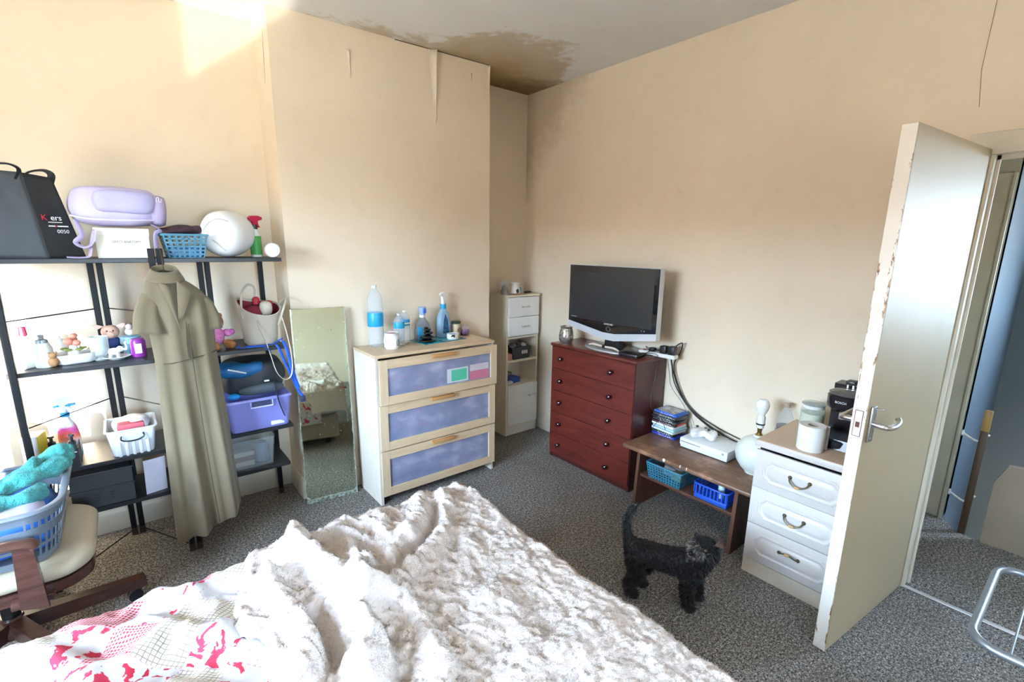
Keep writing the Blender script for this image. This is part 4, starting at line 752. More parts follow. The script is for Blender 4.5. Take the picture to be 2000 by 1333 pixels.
# ------------------------------------------------------------------ old mirror leaning on the chimney breast
def mirrorm():
    t = NT('foxed_mirror_glass'); co = t.co(); x, y, z = t.sep(co)
    ed = t.math('MINIMUM', t.math('MINIMUM', x, t.math('SUBTRACT', 0.31, x)), z)
    e = t.math('SUBTRACT', t.math('MULTIPLY', t.noise(co, 16, 5, 0.7), 0.034), ed)
    low = t.math('MULTIPLY', t.ramp(z, [(0.0, (0.05,) * 3), (0.05, (0.0,) * 3)]), 1.0)
    mask = t.ramp(t.math('ADD', e, low), [(0.008, (0, 0, 0)), (0.028, (1, 1, 1))])
    sp = t.ramp(t.vor(co, 38), [(0.0, (1, 1, 1)), (0.085, (1, 1, 1)), (0.11, (0, 0, 0))]); gate = t.ramp(t.noise(co, 5.0, 3), [(0.42, (0, 0, 0)), (0.52, (1, 1, 1))])
    mask2 = t.math('MAXIMUM', mask, t.math('MULTIPLY', sp, gate))
    dif = t.ramp(t.noise(co, 60, 4), [(0.35, (0.07, 0.085, 0.06)), (0.65, (0.42, 0.50, 0.42))])
    t.set(t.mix(mask2, (0.74, 0.82, 0.66), dif), t.ramp(mask2, [(0, (0.03,) * 3), (1, (0.7,) * 3)]), t.math('SUBTRACT', 1.0, mask2)); return t.m
MR = thing('mirror', 'old frameless mirror with foxed edges leaning on the chimney breast', 'mirror', (-2.045, -0.372, 0.0))
MR.rotation_euler = (-math.atan2(0.062, 1.2), 0, -0.12)
MB().box(0, 0.31, 0, 0.006, 0.0, 1.212, r=0.001, seg=1).build('glass', mirrorm(), MR); MB().box(0.004, 0.306, 0.006, 0.010, 0.004, 1.208).build('backing', pm('brown_hardboard', (0.16, 0.09, 0.05), 0.8), MR, False)
# ------------------------------------------------------------------ black folding shelving unit in the left alcove
SHB = woodm('black_ash_board', (0.008, 0.008, 0.010), (0.02, 0.02, 0.023), 2, 0, 0.4); SHP = pm('black_metal_post', (0.008, 0.008, 0.009), 0.5, 0, 0.1, spec=0.25)
SH = thing('shelving_unit', 'black four tier shelving unit in the left alcove', 'shelving unit', (0, 0, 0))
SZ = (1.51, 1.035, 0.575, 0.35); X0, X1 = -3.2, -2.092
for z, xb in zip(SZ, (X1, -2.105, -2.105, -2.137)): MB().box(X0, xb, -0.455, -0.13, z - 0.02, z, r=0.002, seg=1).build('shelf_board', SHB, SH)
for xx, yy, zt in ((-3.178, -0.468, 1.49), (-2.655, -0.475, 1.555), (-2.623, -0.475, 1.555), (-2.887, -0.112, 1.49), (-2.852, -0.112, 1.49), (-2.43, -0.112, 1.49), (-2.396, -0.112, 1.49), (-2.13, -0.112, 1.49)):
    p_ = MB().box(xx - 0.0125, xx + 0.0125, yy - 0.0125, yy + 0.0125, 0.03, zt, r=0.002, seg=1).build('post', SHP, SH); MB().box(xx - 0.0135, xx + 0.0135, yy - 0.0135, yy + 0.0135, 0.0, 0.04, r=0.002, seg=1).build('foot', pm('brown_plastic_foot', (0.05, 0.022, 0.016), 0.5), p_)
for z in (1.255, 0.79, 0.03):
    for (ax, ay), (bx, by) in (((-3.178, -0.46), (-2.887, -0.112)), ((-2.852, -0.112), (-2.655, -0.475)), ((-2.623, -0.475), (-2.43, -0.112))):
        MB().cyl((ax, ay, z), (bx, by, z), 0.003, n=8).build('tie_rod', SHP, SH)
# ---- top shelf
Z1 = 1.5105
GREYB = pm('dark_grey_nonwoven', (0.035, 0.042, 0.048), 0.75, 0, 0.15, 6, 0.3, 180); BLKB = pm('black_nonwoven', (0.012, 0.013, 0.015), 0.7, 0, 0.15, 6, 0.3, 180)
TB = thing('shopping_bag', 'tall dark shopping bag with a printed black side on the top shelf', 'bag', (0, 0, Z1))
def wr(v, a, f, s=0.0): 
    n = noise.noise_vector(v * f + Vector((s, s, s))); return v + n * a
Cb, Lb, Rb, Bb = Vector((-3.005, -0.445, 0)), Vector((-3.165, -0.385, 0)), Vector((-2.885, -0.37, 0)), Vector((-3.03, -0.26, 0))
Ct, Lt, Rt, Bt = Vector((-3.045, -0.405, 0.345)), Vector((-3.165, -0.37, 0.352)), Vector((-2.955, -0.36, 0.335)), Vector((-3.05, -0.27, 0.345))
Rm = Vector((-2.925, -0.35, 0.25))
def face(a, b_, c, d, f=9, amp=0.010, s=0.0):
    return lambda u, v: wr((a * (1 - u) + b_ * u) * (1 - v) + (d * (1 - u) + c * u) * v, amp * math.sin(PI * min(1, max(0, u))) * math.sin(PI * min(1, max(0, v))) * 2.2, f, s)
MB().grid(face(Lb, Cb, Ct, Lt), 14, 20).build('grey_side', GREYB, TB, solid=0.0015); MB().grid(face(Cb, Rb, Rt, Ct, 7, 0.006, 3), 14, 20).build('printed_side', BLKB, TB, solid=0.0015); MB().grid(face(Rb, Bb, Bt, Rt, 7, 0.006, 5), 8, 12).grid(face(Bb, Lb, Lt, Bt, 7, 0.006, 7), 8, 12).build('rear_side', BLKB, TB, solid=0.0015)
MB().prism([(Lb.x, Lb.y), (Cb.x, Cb.y), (Rb.x, Rb.y), (Bb.x, Bb.y)], 0, 0.003).build('base', BLKB, TB, False)
for a, b_ in ((Lt, Ct), (Bt, Rt)): MB().tube(smoothpath([a * 0.85 + b_ * 0.15 + Vector((0, 0, -0.03)), a * 0.85 + b_ * 0.15 + Vector((0, 0, 0.01)), a * 0.5 + b_ * 0.5 + Vector((0.02, 0, 0.028)), a * 0.1 + b_ * 0.9 + Vector((0.01, 0, 0.012)), a * 0.12 + b_ * 0.88 + Vector((0, 0, -0.03))], 5), 0.013, 8, flat=(1, 0.3)).build('handle', BLKB, TB)
dr_ = (Rb - Cb); az = math.atan2(dr_.y, dr_.x)
nrm = Vector((dr_.y, -dr_.x, 0)).normalized()
def onface(u, z, off=0.0085):
    a = Cb * (1 - z / 0.345) + Ct * (z / 0.345); b_ = Rb * (1 - z / 0.345) + Rt * (z / 0.345); p_ = a * (1 - u) + b_ * u; return p_ + nrm * off + Vector((0, 0, z - p_.z))
PR_ = pm('red_print', (0.65, 0.02, 0.05), 0.5)
for body, sz, u, z, m_ in (('K', 0.032, 0.22, 0.168, PR_), ('ers', 0.032, 0.56, 0.168, PRINT), ('0050', 0.022, 0.62, 0.112, PRINT)):
    text('print', body, sz, m_, TB, onface(u, z), (PI / 2 - 0.12, 0, az), 0.0006)
for k in range(9): MB().box(-0.004, 0.003, -0.0006, 0.0006, -0.0025, 0.0025, m=T(*onface(0.30 + 0.062 * k, 0.134)) @ RZ(az) @ RX(-0.12)).build('print_mark', PR_ if k == 3 else PRINT, TB, False)
for k in range(8): MB().box(-0.003, 0.003, -0.0006, 0.0006, -0.0015, 0.0015, m=T(*onface(0.32 + 0.05 * k, 0.150)) @ RZ(az) @ RX(-0.12)).build('print_mark', PRINT, TB, False)
o = thing('packet', 'white and green packet at the left end of the top shelf', 'packet', (-3.185, -0.33, Z1), 0.3); MB().box(-0.06, 0.03, -0.03, 0.03, 0, 0.15, r=0.01).build('pack', pm('packet_white2', (0.8, 0.82, 0.8), 0.4), o); MB().box(-0.055, 0.025, -0.0312, -0.0300, 0.09, 0.13).build('green_band', pm('mint_print', (0.15, 0.6, 0.4), 0.4), o, False); MB().box(0.0, 0.02, -0.0312, -0.03, 0.05, 0.06).build('pink_mark', pm('pink_print', (0.7, 0.05, 0.3), 0.4), o, False)
o = thing('shoe_box', 'cream lettered box below the lilac backpack', 'box', (-2.748, -0.315, Z1)); CREAMB = pm('cream_card', (0.78, 0.74, 0.64), 0.55, 0, 0.04)
MB().box(-0.096, 0.096, -0.115, 0.11, 0, 0.10, r=0.001, seg=1).build('body', CREAMB, o); MB().box(-0.099, 0.099, -0.118, 0.113, 0.098, 0.132, r=0.001, seg=1).build('lid', CREAMB, o); text('print', "GREY'S ANATOMY", 0.016, pm('dark_print', (0.05, 0.05, 0.05), 0.5), o, (0.012, -0.1157, 0.072), (PI / 2, 0, 0), 0.0003, sx=0.8)
def puff(c, r, amp, f, n=30, k=18, e=0.7, s=0.0, flatb=None):
    def fn(v):
        d = v - Vector(c); q = Vector((d.x / r[0], d.y / r[1], d.z / r[2]))
        L_ = q.length or 1; m_ = max(abs(q.x), abs(q.y), abs(q.z)); sc = (L_ / m_) ** e if m_ > 0 else 1
        d = d * sc; p_ = Vector(c) + d; p_ = wr(p_, amp, f, s)
        if flatb is not None and p_.z < flatb: p_.z = flatb
        return p_
    return MB().ball(c, r, n, k, fn=fn)
LIL = pm('lilac_cloth', (0.52, 0.47, 0.68), 0.65, 0, 0.08, 6, 0.25, 220); LILD = pm('dull_lilac_cloth', (0.40, 0.34, 0.52), 0.65, 0, 0.08, 6, 0.25, 220)
BP = thing('backpack', 'lilac backpack lying on the cream lettered box', 'backpack', (-2.755, -0.31, Z1 + 0.1325))
puff((0, 0, 0.098), (0.17, 0.12, 0.092), 0.014, 7, 36, 22, 0.45, 2, 0.001).build('body', LIL, BP, ang=180, sub=1)
puff((0.03, -0.105, 0.115), (0.115, 0.03, 0.052), 0.008, 9, 24, 14, 0.55, 5).build('front_pocket', pm('blue_lilac_cloth', (0.44, 0.42, 0.66), 0.65, 0, 0.08), BP, ang=180); puff((0.155, -0.03, 0.085), (0.035, 0.085, 0.07), 0.008, 9, 20, 12, 0.5, 6).build('side_pocket', LILD, BP, ang=180)
MB().tube(smoothpath([(-0.16, -0.07, 0.05), (-0.08, -0.128, 0.035), (0.05, -0.132, 0.035), (0.15, -0.09, 0.042)], 6), 0.004, 8).build('zip', pm('pale_lilac_trim', (0.66, 0.62, 0.78), 0.5), BP)
MB().tube(smoothpath([(0.150, -0.126, 0.122), (0.152, -0.127, 0.140), (0.160, -0.123, 0.142), (0.160, -0.123, 0.126), (0.168, -0.118, 0.122), (0.170, -0.116, 0.138)], 4), 0.0014, 6).build('logo', WHITE_PL, BP)
for pts in ([(-0.145, -0.10, 0.03), (-0.13, -0.135, -0.03), (-0.155, -0.14, -0.065), (-0.125, -0.15, -0.085), (-0.095, -0.145, -0.06), (-0.085, -0.135, -0.01), (-0.10, -0.13, -0.05), (-0.11, -0.14, -0.10), (-0.125, -0.145, -0.127), (-0.19, -0.16, -0.1265)], [(0.12, -0.11, 0.02), (0.15, -0.135, -0.005), (0.13, -0.14, -0.02), (0.125, -0.142, -0.08), (0.135, -0.145, -0.12)]):
    MB().tube(smoothpath(pts, 5), 0.010, 8, flat=(1, 0.25)).build('strap', LILD, BP)
BLUB = pm('slate_blue_plastic', (0.10, 0.27, 0.38), 0.4); o = thing('storage_basket', 'slate blue lattice basket on the top shelf', 'basket', (-2.512, -0.345, Z1)); lattice('lattice', BLUB, o, 0.072, 0.10, 0, 0.108, 10, 6, 0.26, 0.42, 0.012)
MB().box(-0.066, 0.066, -0.09, 0.09, 0.004, 0.05, r=0.01).build('contents', pm('blue_cyan_things', (0.03, 0.16, 0.40), 0.4, 0, 0.8, 60), o)
o = puff((0, 0, 0.02), (0.10, 0.085, 0.022), 0.014, 14, 26, 12, 0.3, 9, 0.0).build('folded_scarf', pm('dark_plum_cloth', (0.05, 0.018, 0.03), 0.7, 0, 0.4, 20), loc=(-2.52, -0.335, Z1 + 0.11), rot=(0, -0.1, 0.1)); tag(o, 'dark plum folded scarf lying on the slate blue basket', 'scarf')
# white drawstring bundle
WCL = pm('white_cotton', (0.82, 0.82, 0.82), 0.85, 0, 0.02, 9, 0.3, 60); DS = thing('drawstring_bag', 'stuffed white drawstring bag on the top shelf', 'bag', (-2.305, -0.30, Z1 + 0.118), math.radians(-27))
rings = []
for k, (y, r_) in enumerate(((0.15, 0.02), (0.145, 0.06), (0.12, 0.098), (0.06, 0.115), (0.0, 0.118), (-0.06, 0.115), (-0.10, 0.108), (-0.13, 0.088), (-0.142, 0.07), (-0.150, 0.05), (-0.146, 0.03), (-0.138, 0.012))):
    ring = []
    for i in range(40):
        a = 2 * PI * i / 40; w_ = 1 + 0.05 * math.sin(a * 9 + k) * max(0, (k - 6)) / 4 + 0.03 * math.sin(a * 2 + k * 0.7)
        z_ = r_ * w_ * math.sin(a); ring.append(Vector((r_ * w_ * math.cos(a), y + 0.008 * math.sin(3 * a), max(z_, -0.1175) + 0.06 * (y + 0.05))))
    rings.append(ring)
for rg in rings:
    for v in rg: v.z = max(v.z, -0.1175)
MB().loft(rings).build('sack', WCL, DS, ang=180, sub=1); MB().tube(smoothpath([(0.05, -0.13, 0.06), (0.0, -0.150, 0.07), (-0.06, -0.135, 0.03), (-0.075, -0.125, -0.04), (-0.03, -0.150, -0.03), (0.03, -0.152, -0.085)], 6), 0.003, 6).build('cord', pm('grey_cord', (0.5, 0.5, 0.5), 0.7), DS)
o = thing('spray_bottle', 'green and white bottle with a red trigger beside the white bundle', 'spray bottle', (-2.175, -0.285, Z1)); MB().lathe([(0, 0), (0.027, 0), (0.028, 0.006), (0.028, 0.115), (0.018, 0.14), (0.014, 0.15)], 22).build('bottle', WHITE_PL, o); MB().lathe([(0.0285, 0.012), (0.029, 0.014), (0.029, 0.11), (0.0285, 0.112)], 22).build('label', pm('leaf_green', (0.06, 0.36, 0.08), 0.4), o); MB().cyl((0, 0, 0.148), (0, 0, 0.172), 0.016, n=14).build('collar', BLACK_PL, o); sprayhead(o, pm('crimson_plastic', (0.55, 0.015, 0.07), 0.4), 0.17, 1, 1.0, 0.4)
o = thing('candle_tub', 'white tub lying on its side at the end of the top shelf', 'tub', (-2.118, -0.395, Z1 + 0.0385)); o.rotation_euler = (math.radians(90), 0, math.radians(-15)); MB().lathe([(0, -0.05), (0.037, -0.05), (0.038, -0.045), (0.038, 0.045), (0.035, 0.05), (0.034, 0.044), (0.0, 0.043)], 28).build('tub', WHITE_PL, o); MB().lathe([(0, 0.0432), (0.027, 0.0434), (0.024, 0.047), (0, 0.0475)], 24).build('base_disc', pm('warm_white', (0.80, 0.76, 0.70), 0.5), o)
# ---- middle shelf, left
Z2 = 1.0355
def lt(name, label, cat, x, y, prof, mat, z=Z2, n=22, **kw):
    o = MB().lathe(prof, n, **kw).build(name, mat, loc=(x, y, z)); tag(o, label, cat); return o
o = thing('sauce_bottle', 'small bottle with a dark red neck at the left end of the middle shelf', 'bottle', (-3.155, -0.215, Z2)); MB().lathe([(0, 0), (0.025, 0), (0.026, 0.09), (0.012, 0.12), (0.010, 0.13)], 18).build('bottle', pm('peach_glass', (0.65, 0.40, 0.32), 0.2), o); MB().lathe([(0, 0.125), (0.016, 0.125), (0.013, 0.165), (0, 0.168)], 16).build('cap', pm('dark_red_cap', (0.16, 0.01, 0.03), 0.35), o)
o = MB().box(-0.035, 0.035, -0.004, 0.004, 0, 0.12, r=0.001, seg=1).build('greeting_card', WHITE_PL, loc=(-3.135, -0.36, Z2), rot=(-0.12, 0, 0.9)); tag(o, 'white greeting card standing by the left front post', 'card')
o = thing('glass_jar', 'pale glass jar with a patterned lid on the middle shelf', 'jar', (-3.085, -0.36, Z2)); MB().lathe([(0, 0), (0.032, 0), (0.034, 0.01), (0.033, 0.085), (0.026, 0.10), (0.026, 0.108)], 22).build('jar', pm('frosted_jar', (0.72, 0.72, 0.64), 0.25), o); MB().lathe([(0, 0.106), (0.024, 0.106), (0.022, 0.12), (0.010, 0.126), (0.012, 0.142), (0, 0.146)], 20).build('lid', pm('mottled_lid', (0.30, 0.34, 0.36), 0.3, 0, 0.8, 60), o)
o = thing('white_teapot', 'plump white china pot behind the glass jar', 'pot', (-3.04, -0.22, Z2)); MB().lathe([(0, 0), (0.03, 0), (0.046, 0.02), (0.05, 0.05), (0.04, 0.078), (0.022, 0.09), (0.02, 0.096), (0.008, 0.102), (0.009, 0.112), (0, 0.115)], 24).build('pot', MATS['white_ceramic'], o); MB().tube(smoothpath([(0.045, 0, 0.07), (0.07, 0, 0.06), (0.07, 0, 0.035), (0.048, 0, 0.025)], 4), 0.005, 8).build('handle', MATS['white_ceramic'], o)
o = thing('oval_dish', 'white oval baking dish on the middle shelf', 'dish', (-2.985, -0.335, Z2), 0.2); 
rings = [[Vector((x, y, z)) for x, y in rrect(w_, d_, min(w_, d_) * 0.45, 6)] for w_, d_, z in ((0.13, 0.075, 0), (0.15, 0.09, 0.008), (0.165, 0.10, 0.04), (0.172, 0.105, 0.046), (0.162, 0.096, 0.046), (0.152, 0.09, 0.038), (0.13, 0.075, 0.012))]
MB().loft(rings).build('dish', MATS['white_ceramic'], o, ang=60)
o = thing('flower_figurine', 'china figurine with coral roses and leaves standing in the oval dish', 'figurine', (-2.985, -0.33, Z2 + 0.0125)); MB().lathe([(0, 0), (0.026, 0), (0.030, 0.02), (0.018, 0.05), (0.014, 0.07), (0, 0.075)], 18).build('body', pm('cream_china', (0.75, 0.68, 0.60), 0.35), o)
CORAL = pm('coral_petal', (0.70, 0.26, 0.18), 0.5, 0, 0.2, 40)
for x, y, z, r_ in ((-0.014, -0.012, 0.088, 0.020), (0.012, -0.01, 0.080, 0.018), (0.0, 0.012, 0.092, 0.019), (0.006, -0.006, 0.112, 0.015)): MB().ball((x, y, z), (r_, r_, r_ * 0.8), 12, 8).build('rose', CORAL, o)
for a in range(5): MB().ball((0.034 * math.cos(a * 1.25 - 0.9), 0.034 * math.sin(a * 1.25 - 0.9), 0.052), (0.016, 0.012, 0.006), 8, 6).build('leaf', pm('olive_leaf', (0.20, 0.24, 0.06), 0.5), o)
o = thing('bear_figurine', 'small brown bear figurine beside the oval dish', 'figurine', (-3.055, -0.385, Z2)); BRN = pm('brown_plush', (0.42, 0.22, 0.10), 0.85, 0, 0.2, 30, 0.4, 150)
MB().ball((0, 0, 0.022), (0.020, 0.018, 0.022), 14, 10).build('body', BRN, o); MB().ball((0, -0.004, 0.050), 0.014, 12, 8).build('head', BRN, o)
for s_ in (-1, 1): MB().ball((s_ * 0.011, 0, 0.062), 0.006, 8, 6).build('ear', BRN, o)
o = thing('tumbler', 'frosted glass tumbler holding a candle on the middle shelf', 'tumbler', (-2.895, -0.335, Z2)); MB().lathe([(0, 0), (0.024, 0), (0.030, 0.005), (0.012, 0.014), (0.030, 0.028), (0.035, 0.05), (0.036, 0.112), (0.034, 0.112), (0.032, 0.05), (0.02, 0.035), (0, 0.034)], 24).build('glass', clear('frosted_tumbler', (0.85, 0.92, 0.90), 0.35), o); MB().lathe([(0, 0.036), (0.030, 0.045), (0.032, 0.09), (0, 0.092)], 20).build('wax', pm('white_wax', (0.8, 0.8, 0.78), 0.5), o)
PKM = pm('dusty_pink_plush', (0.58, 0.36, 0.27), 0.85, 0, 0.15, 40, 0.4, 200)
o = thing('plush_pig', 'tan plush pig in a blue coat behind the tumbler', 'soft toy', (-2.85, -0.205, Z2)); puff((0, 0, 0.045), (0.038, 0.034, 0.045), 0.004, 20, 18, 12, 0.15).build('coat', pm('navy_felt', (0.03, 0.05, 0.18), 0.9), o, ang=180); puff((0, -0.004, 0.112), (0.036, 0.034, 0.034), 0.003, 20, 18, 12, 0.1).build('head', PKM, o, ang=180); MB().cyl((0, -0.03, 0.106), (0, -0.046, 0.104), 0.014, 0.013, 14).build('snout', PKM, o)
for s_ in (-1, 1):
    MB().prism([(0, 0), (0.030 * s_, 0.012), (0.046 * s_, 0.006), (0.026 * s_, -0.014)], -0.004, 0.004, 'y', T(s_ * 0.022, 0, 0.140)).build('ear', pm('pale_pink_felt', (0.75, 0.50, 0.42), 0.9), o); MB().ball((s_ * 0.012, -0.034, 0.120), 0.004, 8, 6).build('eye', BLACK_PL, o)
lt('saucer', 'white saucer at the front of the middle shelf', 'saucer', -2.838, -0.345, [(0, 0), (0.03, 0), (0.034, 0.004), (0.055, 0.012), (0.054, 0.014), (0.03, 0.007), (0, 0.006)], MATS['white_ceramic'], n=28)
o = thing('elephant_figurine', 'white elephant figurine with raised trunk on the saucer', 'figurine', (-2.845, -0.345, Z2 + 0.0068), -0.2); EL = MATS['white_ceramic']; MB().ball((0, 0, 0.030), (0.026, 0.016, 0.017), 16, 10).build('body', EL, o); MB().ball((0.026, 0, 0.040), (0.014, 0.013, 0.014), 14, 8).build('head', EL, o); MB().tube(smoothpath([(0.036, 0, 0.038), (0.047, 0, 0.038), (0.050, 0, 0.052), (0.046, 0, 0.068), (0.052, 0, 0.074)], 4), [0.006] * 6 + [0.0045] * 11, 8).build('trunk', EL, o)
for sx in (-1, 1):
    for sy in (-1, 1): MB().cyl((sx * 0.015, sy * 0.009, 0), (sx * 0.013, sy * 0.008, 0.03), 0.0065, n=10).build('leg', EL, o)
for sy in (-1, 1): MB().ball((0.020, sy * 0.013, 0.040), (0.010, 0.004, 0.013), 10, 6).build('ear', EL, o)
o = thing('lotion_bottle', 'purple bottle with a white label at the right of the saucer', 'bottle', (-2.752, -0.335, Z2)); MB().lathe([(0, 0), (0.030, 0), (0.031, 0.004), (0.031, 0.075), (0.024, 0.088), (0, 0.09)], 24).build('bottle', pm('magenta_purple', (0.26, 0.03, 0.28), 0.3), o); MB().box(-0.014, 0.014, -0.0325, -0.027, 0.018, 0.066, r=0.003).build('label', WHITE_PL, o)
o = thing('blue_tin', 'pale blue round tin behind the purple bottle', 'tin', (-2.775, -0.245, Z2)); MB().lathe([(0, 0), (0.036, 0), (0.038, 0.05), (0.044, 0.055), (0.042, 0.088), (0, 0.09)], 26).build('tin', pm('sky_blue_tin', (0.28, 0.55, 0.72), 0.35), o); MB().ball((0.006, -0.036, 0.072), (0.014, 0.010, 0.008), 10, 6).build('dark_motif', pm('navy_print', (0.02, 0.06, 0.14), 0.4), o)
o = thing('cat_figurine', 'white and pink cat figurine on the pale blue tin', 'figurine', (-2.775, -0.245, Z2 + 0.0905)); MB().ball((0, 0, 0.02), (0.020, 0.018, 0.02), 14, 8).build('body', MATS['cream_china'], o); MB().ball((0, -0.008, 0.046), 0.015, 12, 8).build('head', pm('pale_pink_china', (0.78, 0.58, 0.54), 0.4), o)
for s_ in (-1, 1): MB().lathe([(0.006, 0), (0, 0.013)], 8, (s_ * 0.009, -0.008, 0.056)).build('ear', pm('dark_grey_china', (0.08, 0.08, 0.08), 0.4), o)
# ---- low shelf, left
Z3 = 0.5755
o = thing('carton', 'white and yellow carton at the left end of the low shelf', 'carton', (-3.17, -0.38, Z3), -0.2); MB().box(-0.03, 0.03, -0.045, 0.045, 0, 0.165, r=0.002, seg=1).build('box', WHITE_PL, o); MB().box(0.026, 0.0312, -0.046, 0.046, 0.0, 0.165).build('yellow_edge', pm('yellow_print', (0.75, 0.70, 0.05), 0.5), o, False)
o = MB().lathe([(0, 0), (0.030, 0), (0.032, 0.01), (0.032, 0.15), (0.024, 0.18), (0.02, 0.2), (0, 0.202)], 22).build('lotion_tube', WHITE_PL, loc=(-3.10, -0.24, Z3)); tag(o, 'plain white lotion bottle behind the left front post', 'bottle')
TR = thing('organiser_tray', 'black open organiser box holding cleaning sprays on the low shelf', 'box', (-3.075, -0.345, Z3))
for x0, x1, y0, y1 in ((-0.075, 0.05, -0.10, -0.096), (-0.075, 0.05, 0.11, 0.114), (-0.075, -0.071, -0.096, 0.11), (0.046, 0.05, -0.096, 0.11)): MB().box(x0, x1, y0, y1, 0, 0.085 if y0 > 0 or x0 > 0 else 0.065).build('side', BLACK_PL, TR, False)
MB().box(-0.071, 0.046, -0.096, 0.11, 0, 0.003).build('base', BLACK_PL, TR, False)
o = thing('spray_bottle', 'cleaning spray with pink orange label and blue white trigger in the black organiser', 'spray bottle', (-3.062, -0.29, Z3 + 0.0035)); rings = [[Vector((x, y, z)) for x, y in rrect(2 * a, 2 * b_, b_ * 0.8, 4)] for z, a, b_ in ((0, 0.040, 0.026), (0.10, 0.042, 0.026), (0.15, 0.034, 0.024), (0.185, 0.018, 0.016), (0.20, 0.015, 0.015))]
def gaym():
    t = NT('pink_orange_label'); co = t.co(); z = t.sep(co)[2]; n = t.noise(co, 22, 2); t.set(t.ramp(t.math('ADD', t.math('MULTIPLY', z, 4.5), t.math('MULTIPLY', n, 0.35)), [(0.25, (0.02, 0.25, 0.35)), (0.45, (0.75, 0.72, 0.72)), (0.66, (0.75, 0.12, 0.06)), (0.8, (0.60, 0.04, 0.32)), (0.9, (0.75, 0.70, 0.70))]), 0.35); return t.m
MB().loft(rings).build('bottle', gaym(), o, ang=60); MB().cyl((0, 0, 0.198), (0, 0, 0.218), 0.018, n=16).build('collar', pm('cyan_blue', (0.01, 0.30, 0.62), 0.4), o); MB().cyl((0, 0, 0.217), (0, 0, 0.235), 0.013, n=14).build('neck', WHITE_PL, o); sprayhead(o, WHITE_PL, 0.233, 1, 1.25, 0.3); MB().box(-0.035, 0.045, -0.012, 0.012, 0.246, 0.256, r=0.003).build('blue_band', MATS['cyan_blue'], o)
for nm, lab, x, y, c in (('pump_bottle', 'small dark pump bottle at the front of the black organiser', -3.045, -0.40, (0.03, 0.05, 0.055)), ('pump_bottle', 'small brown dropper bottle in the left of the black organiser', -3.115, -0.375, (0.10, 0.07, 0.05))):
    o = thing(nm, lab, 'bottle', (x, y, Z3 + 0.0035), 0, 'bottles in the organiser'); MB().lathe([(0, 0), (0.024, 0), (0.025, 0.07), (0.014, 0.088), (0.012, 0.095)], 18).build('bottle', pm('dark_bottle_%d' % (x * -1000), c, 0.25), o); MB().lathe([(0, 0.093), (0.015, 0.093), (0.014, 0.108), (0.006, 0.112), (0.006, 0.128), (0.012, 0.13), (0.010, 0.138), (0, 0.139)], 16).build('pump', BLACK_PL, o); MB().box(-0.013, 0.013, -0.0265, -0.021, 0.025, 0.06, r=0.002).build('label', WHITE_PL, o)
WB = thing('storage_tub', 'white plastic tub of tissues with a dark handle on the low shelf', 'tub', (-2.828, -0.335, Z3)); 
rings = [[Vector((x, y, z)) for x, y in rrect(w_, d_, 0.018, 4)] for w_, d_, z in ((0.155, 0.19, 0), (0.16, 0.195, 0.004), (0.19, 0.225, 0.125), (0.205, 0.24, 0.128), (0.205, 0.24, 0.133), (0.186, 0.222, 0.133), (0.155, 0.19, 0.01))]
TUBW = pm('translucent_white_plastic', (0.76, 0.78, 0.80), 0.35, 0, 0.03); MB().loft(rings).build('body', TUBW, WB, ang=40)
for i in range(5): MB().box(-0.06 + 0.027 * i, -0.046 + 0.027 * i, -0.1085, -0.094, 0.012, 0.085, r=0.004, m=T(0, -0.001, 0) @ RX(0.12)).build('rib', TUBW, WB)
MB().tube(smoothpath([(-0.04, -0.118, 0.105), (-0.042, -0.122, 0.088), (-0.02, -0.124, 0.078), (0.02, -0.124, 0.078), (0.045, -0.122, 0.09), (0.043, -0.118, 0.108)], 5), 0.0035, 8).build('handle', BLACK_PL, WB)
o = thing('tissue_pack', 'torn pink and white tissue packet in the white tub', 'tissues', (-2.825, -0.335, Z3 + 0.095)); puff((0, 0, 0.03), (0.075, 0.085, 0.032), 0.010, 12, 24, 12, 0.4, 3).build('tissue', pm('soft_white_paper', (0.80, 0.76, 0.78), 0.9), o, ang=180); MB().box(-0.055, 0.05, -0.088, -0.03, 0.022, 0.056, r=0.006).build('red_wrapper', pm('red_pink_wrap', (0.55, 0.10, 0.13), 0.5), o)
# ---- bottom shelf
Z4 = 0.3505
CR = thing('crate', 'dark grey vented storage crate on the bottom shelf', 'crate', (-2.965, -0.315, Z4)); CRM = pm('dark_grey_crate', (0.035, 0.038, 0.042), 0.5)
for nm, bx_ in (('side', (-0.115, 0.115, -0.125, -0.12, 0, 0.175)), ('side', (-0.115, 0.115, 0.12, 0.125, 0, 0.175)), ('side', (-0.115, -0.11, -0.12, 0.12, 0, 0.175)), ('side', (0.11, 0.115, -0.12, 0.12, 0, 0.175)), ('base', (-0.11, 0.11, -0.12, 0.12, 0, 0.004))): MB().box(*bx_).build(nm, CRM, CR, False)
for zz in (0.085, 0.165): MB().box(-0.121, 0.121, -0.131, 0.131, zz, zz + 0.010, r=0.002, seg=1).build('ledge', CRM, CR)
for i in range(3):
    for j in range(3): MB().box(-0.088 + 0.055 * i, -0.07 + 0.055 * i, -0.1262, -0.1245, 0.03 + 0.015 * j, 0.036 + 0.015 * j).build('vent', BLACK_PL, CR, False)
o = MB().box(-0.105, 0.105, -0.115, 0.115, 0, 0.02, r=0.004).build('folded_cloth', pm('charcoal_cloth', (0.02, 0.02, 0.022), 0.8), loc=(-2.965, -0.315, Z4 + 0.13)); tag(o, 'charcoal cloth folded on top inside the dark grey crate', 'cloth')
o = MB().box(-0.045, 0.045, -0.0015, 0.0015, 0, 0.185).build('paper_sheet', pm('lavender_paper', (0.66, 0.64, 0.76), 0.7), smooth=False, loc=(-2.765, -0.42, Z4), rot=(0.12, 0, 0.25)); tag(o, 'pale lavender paper standing beside the hanging dress', 'paper')
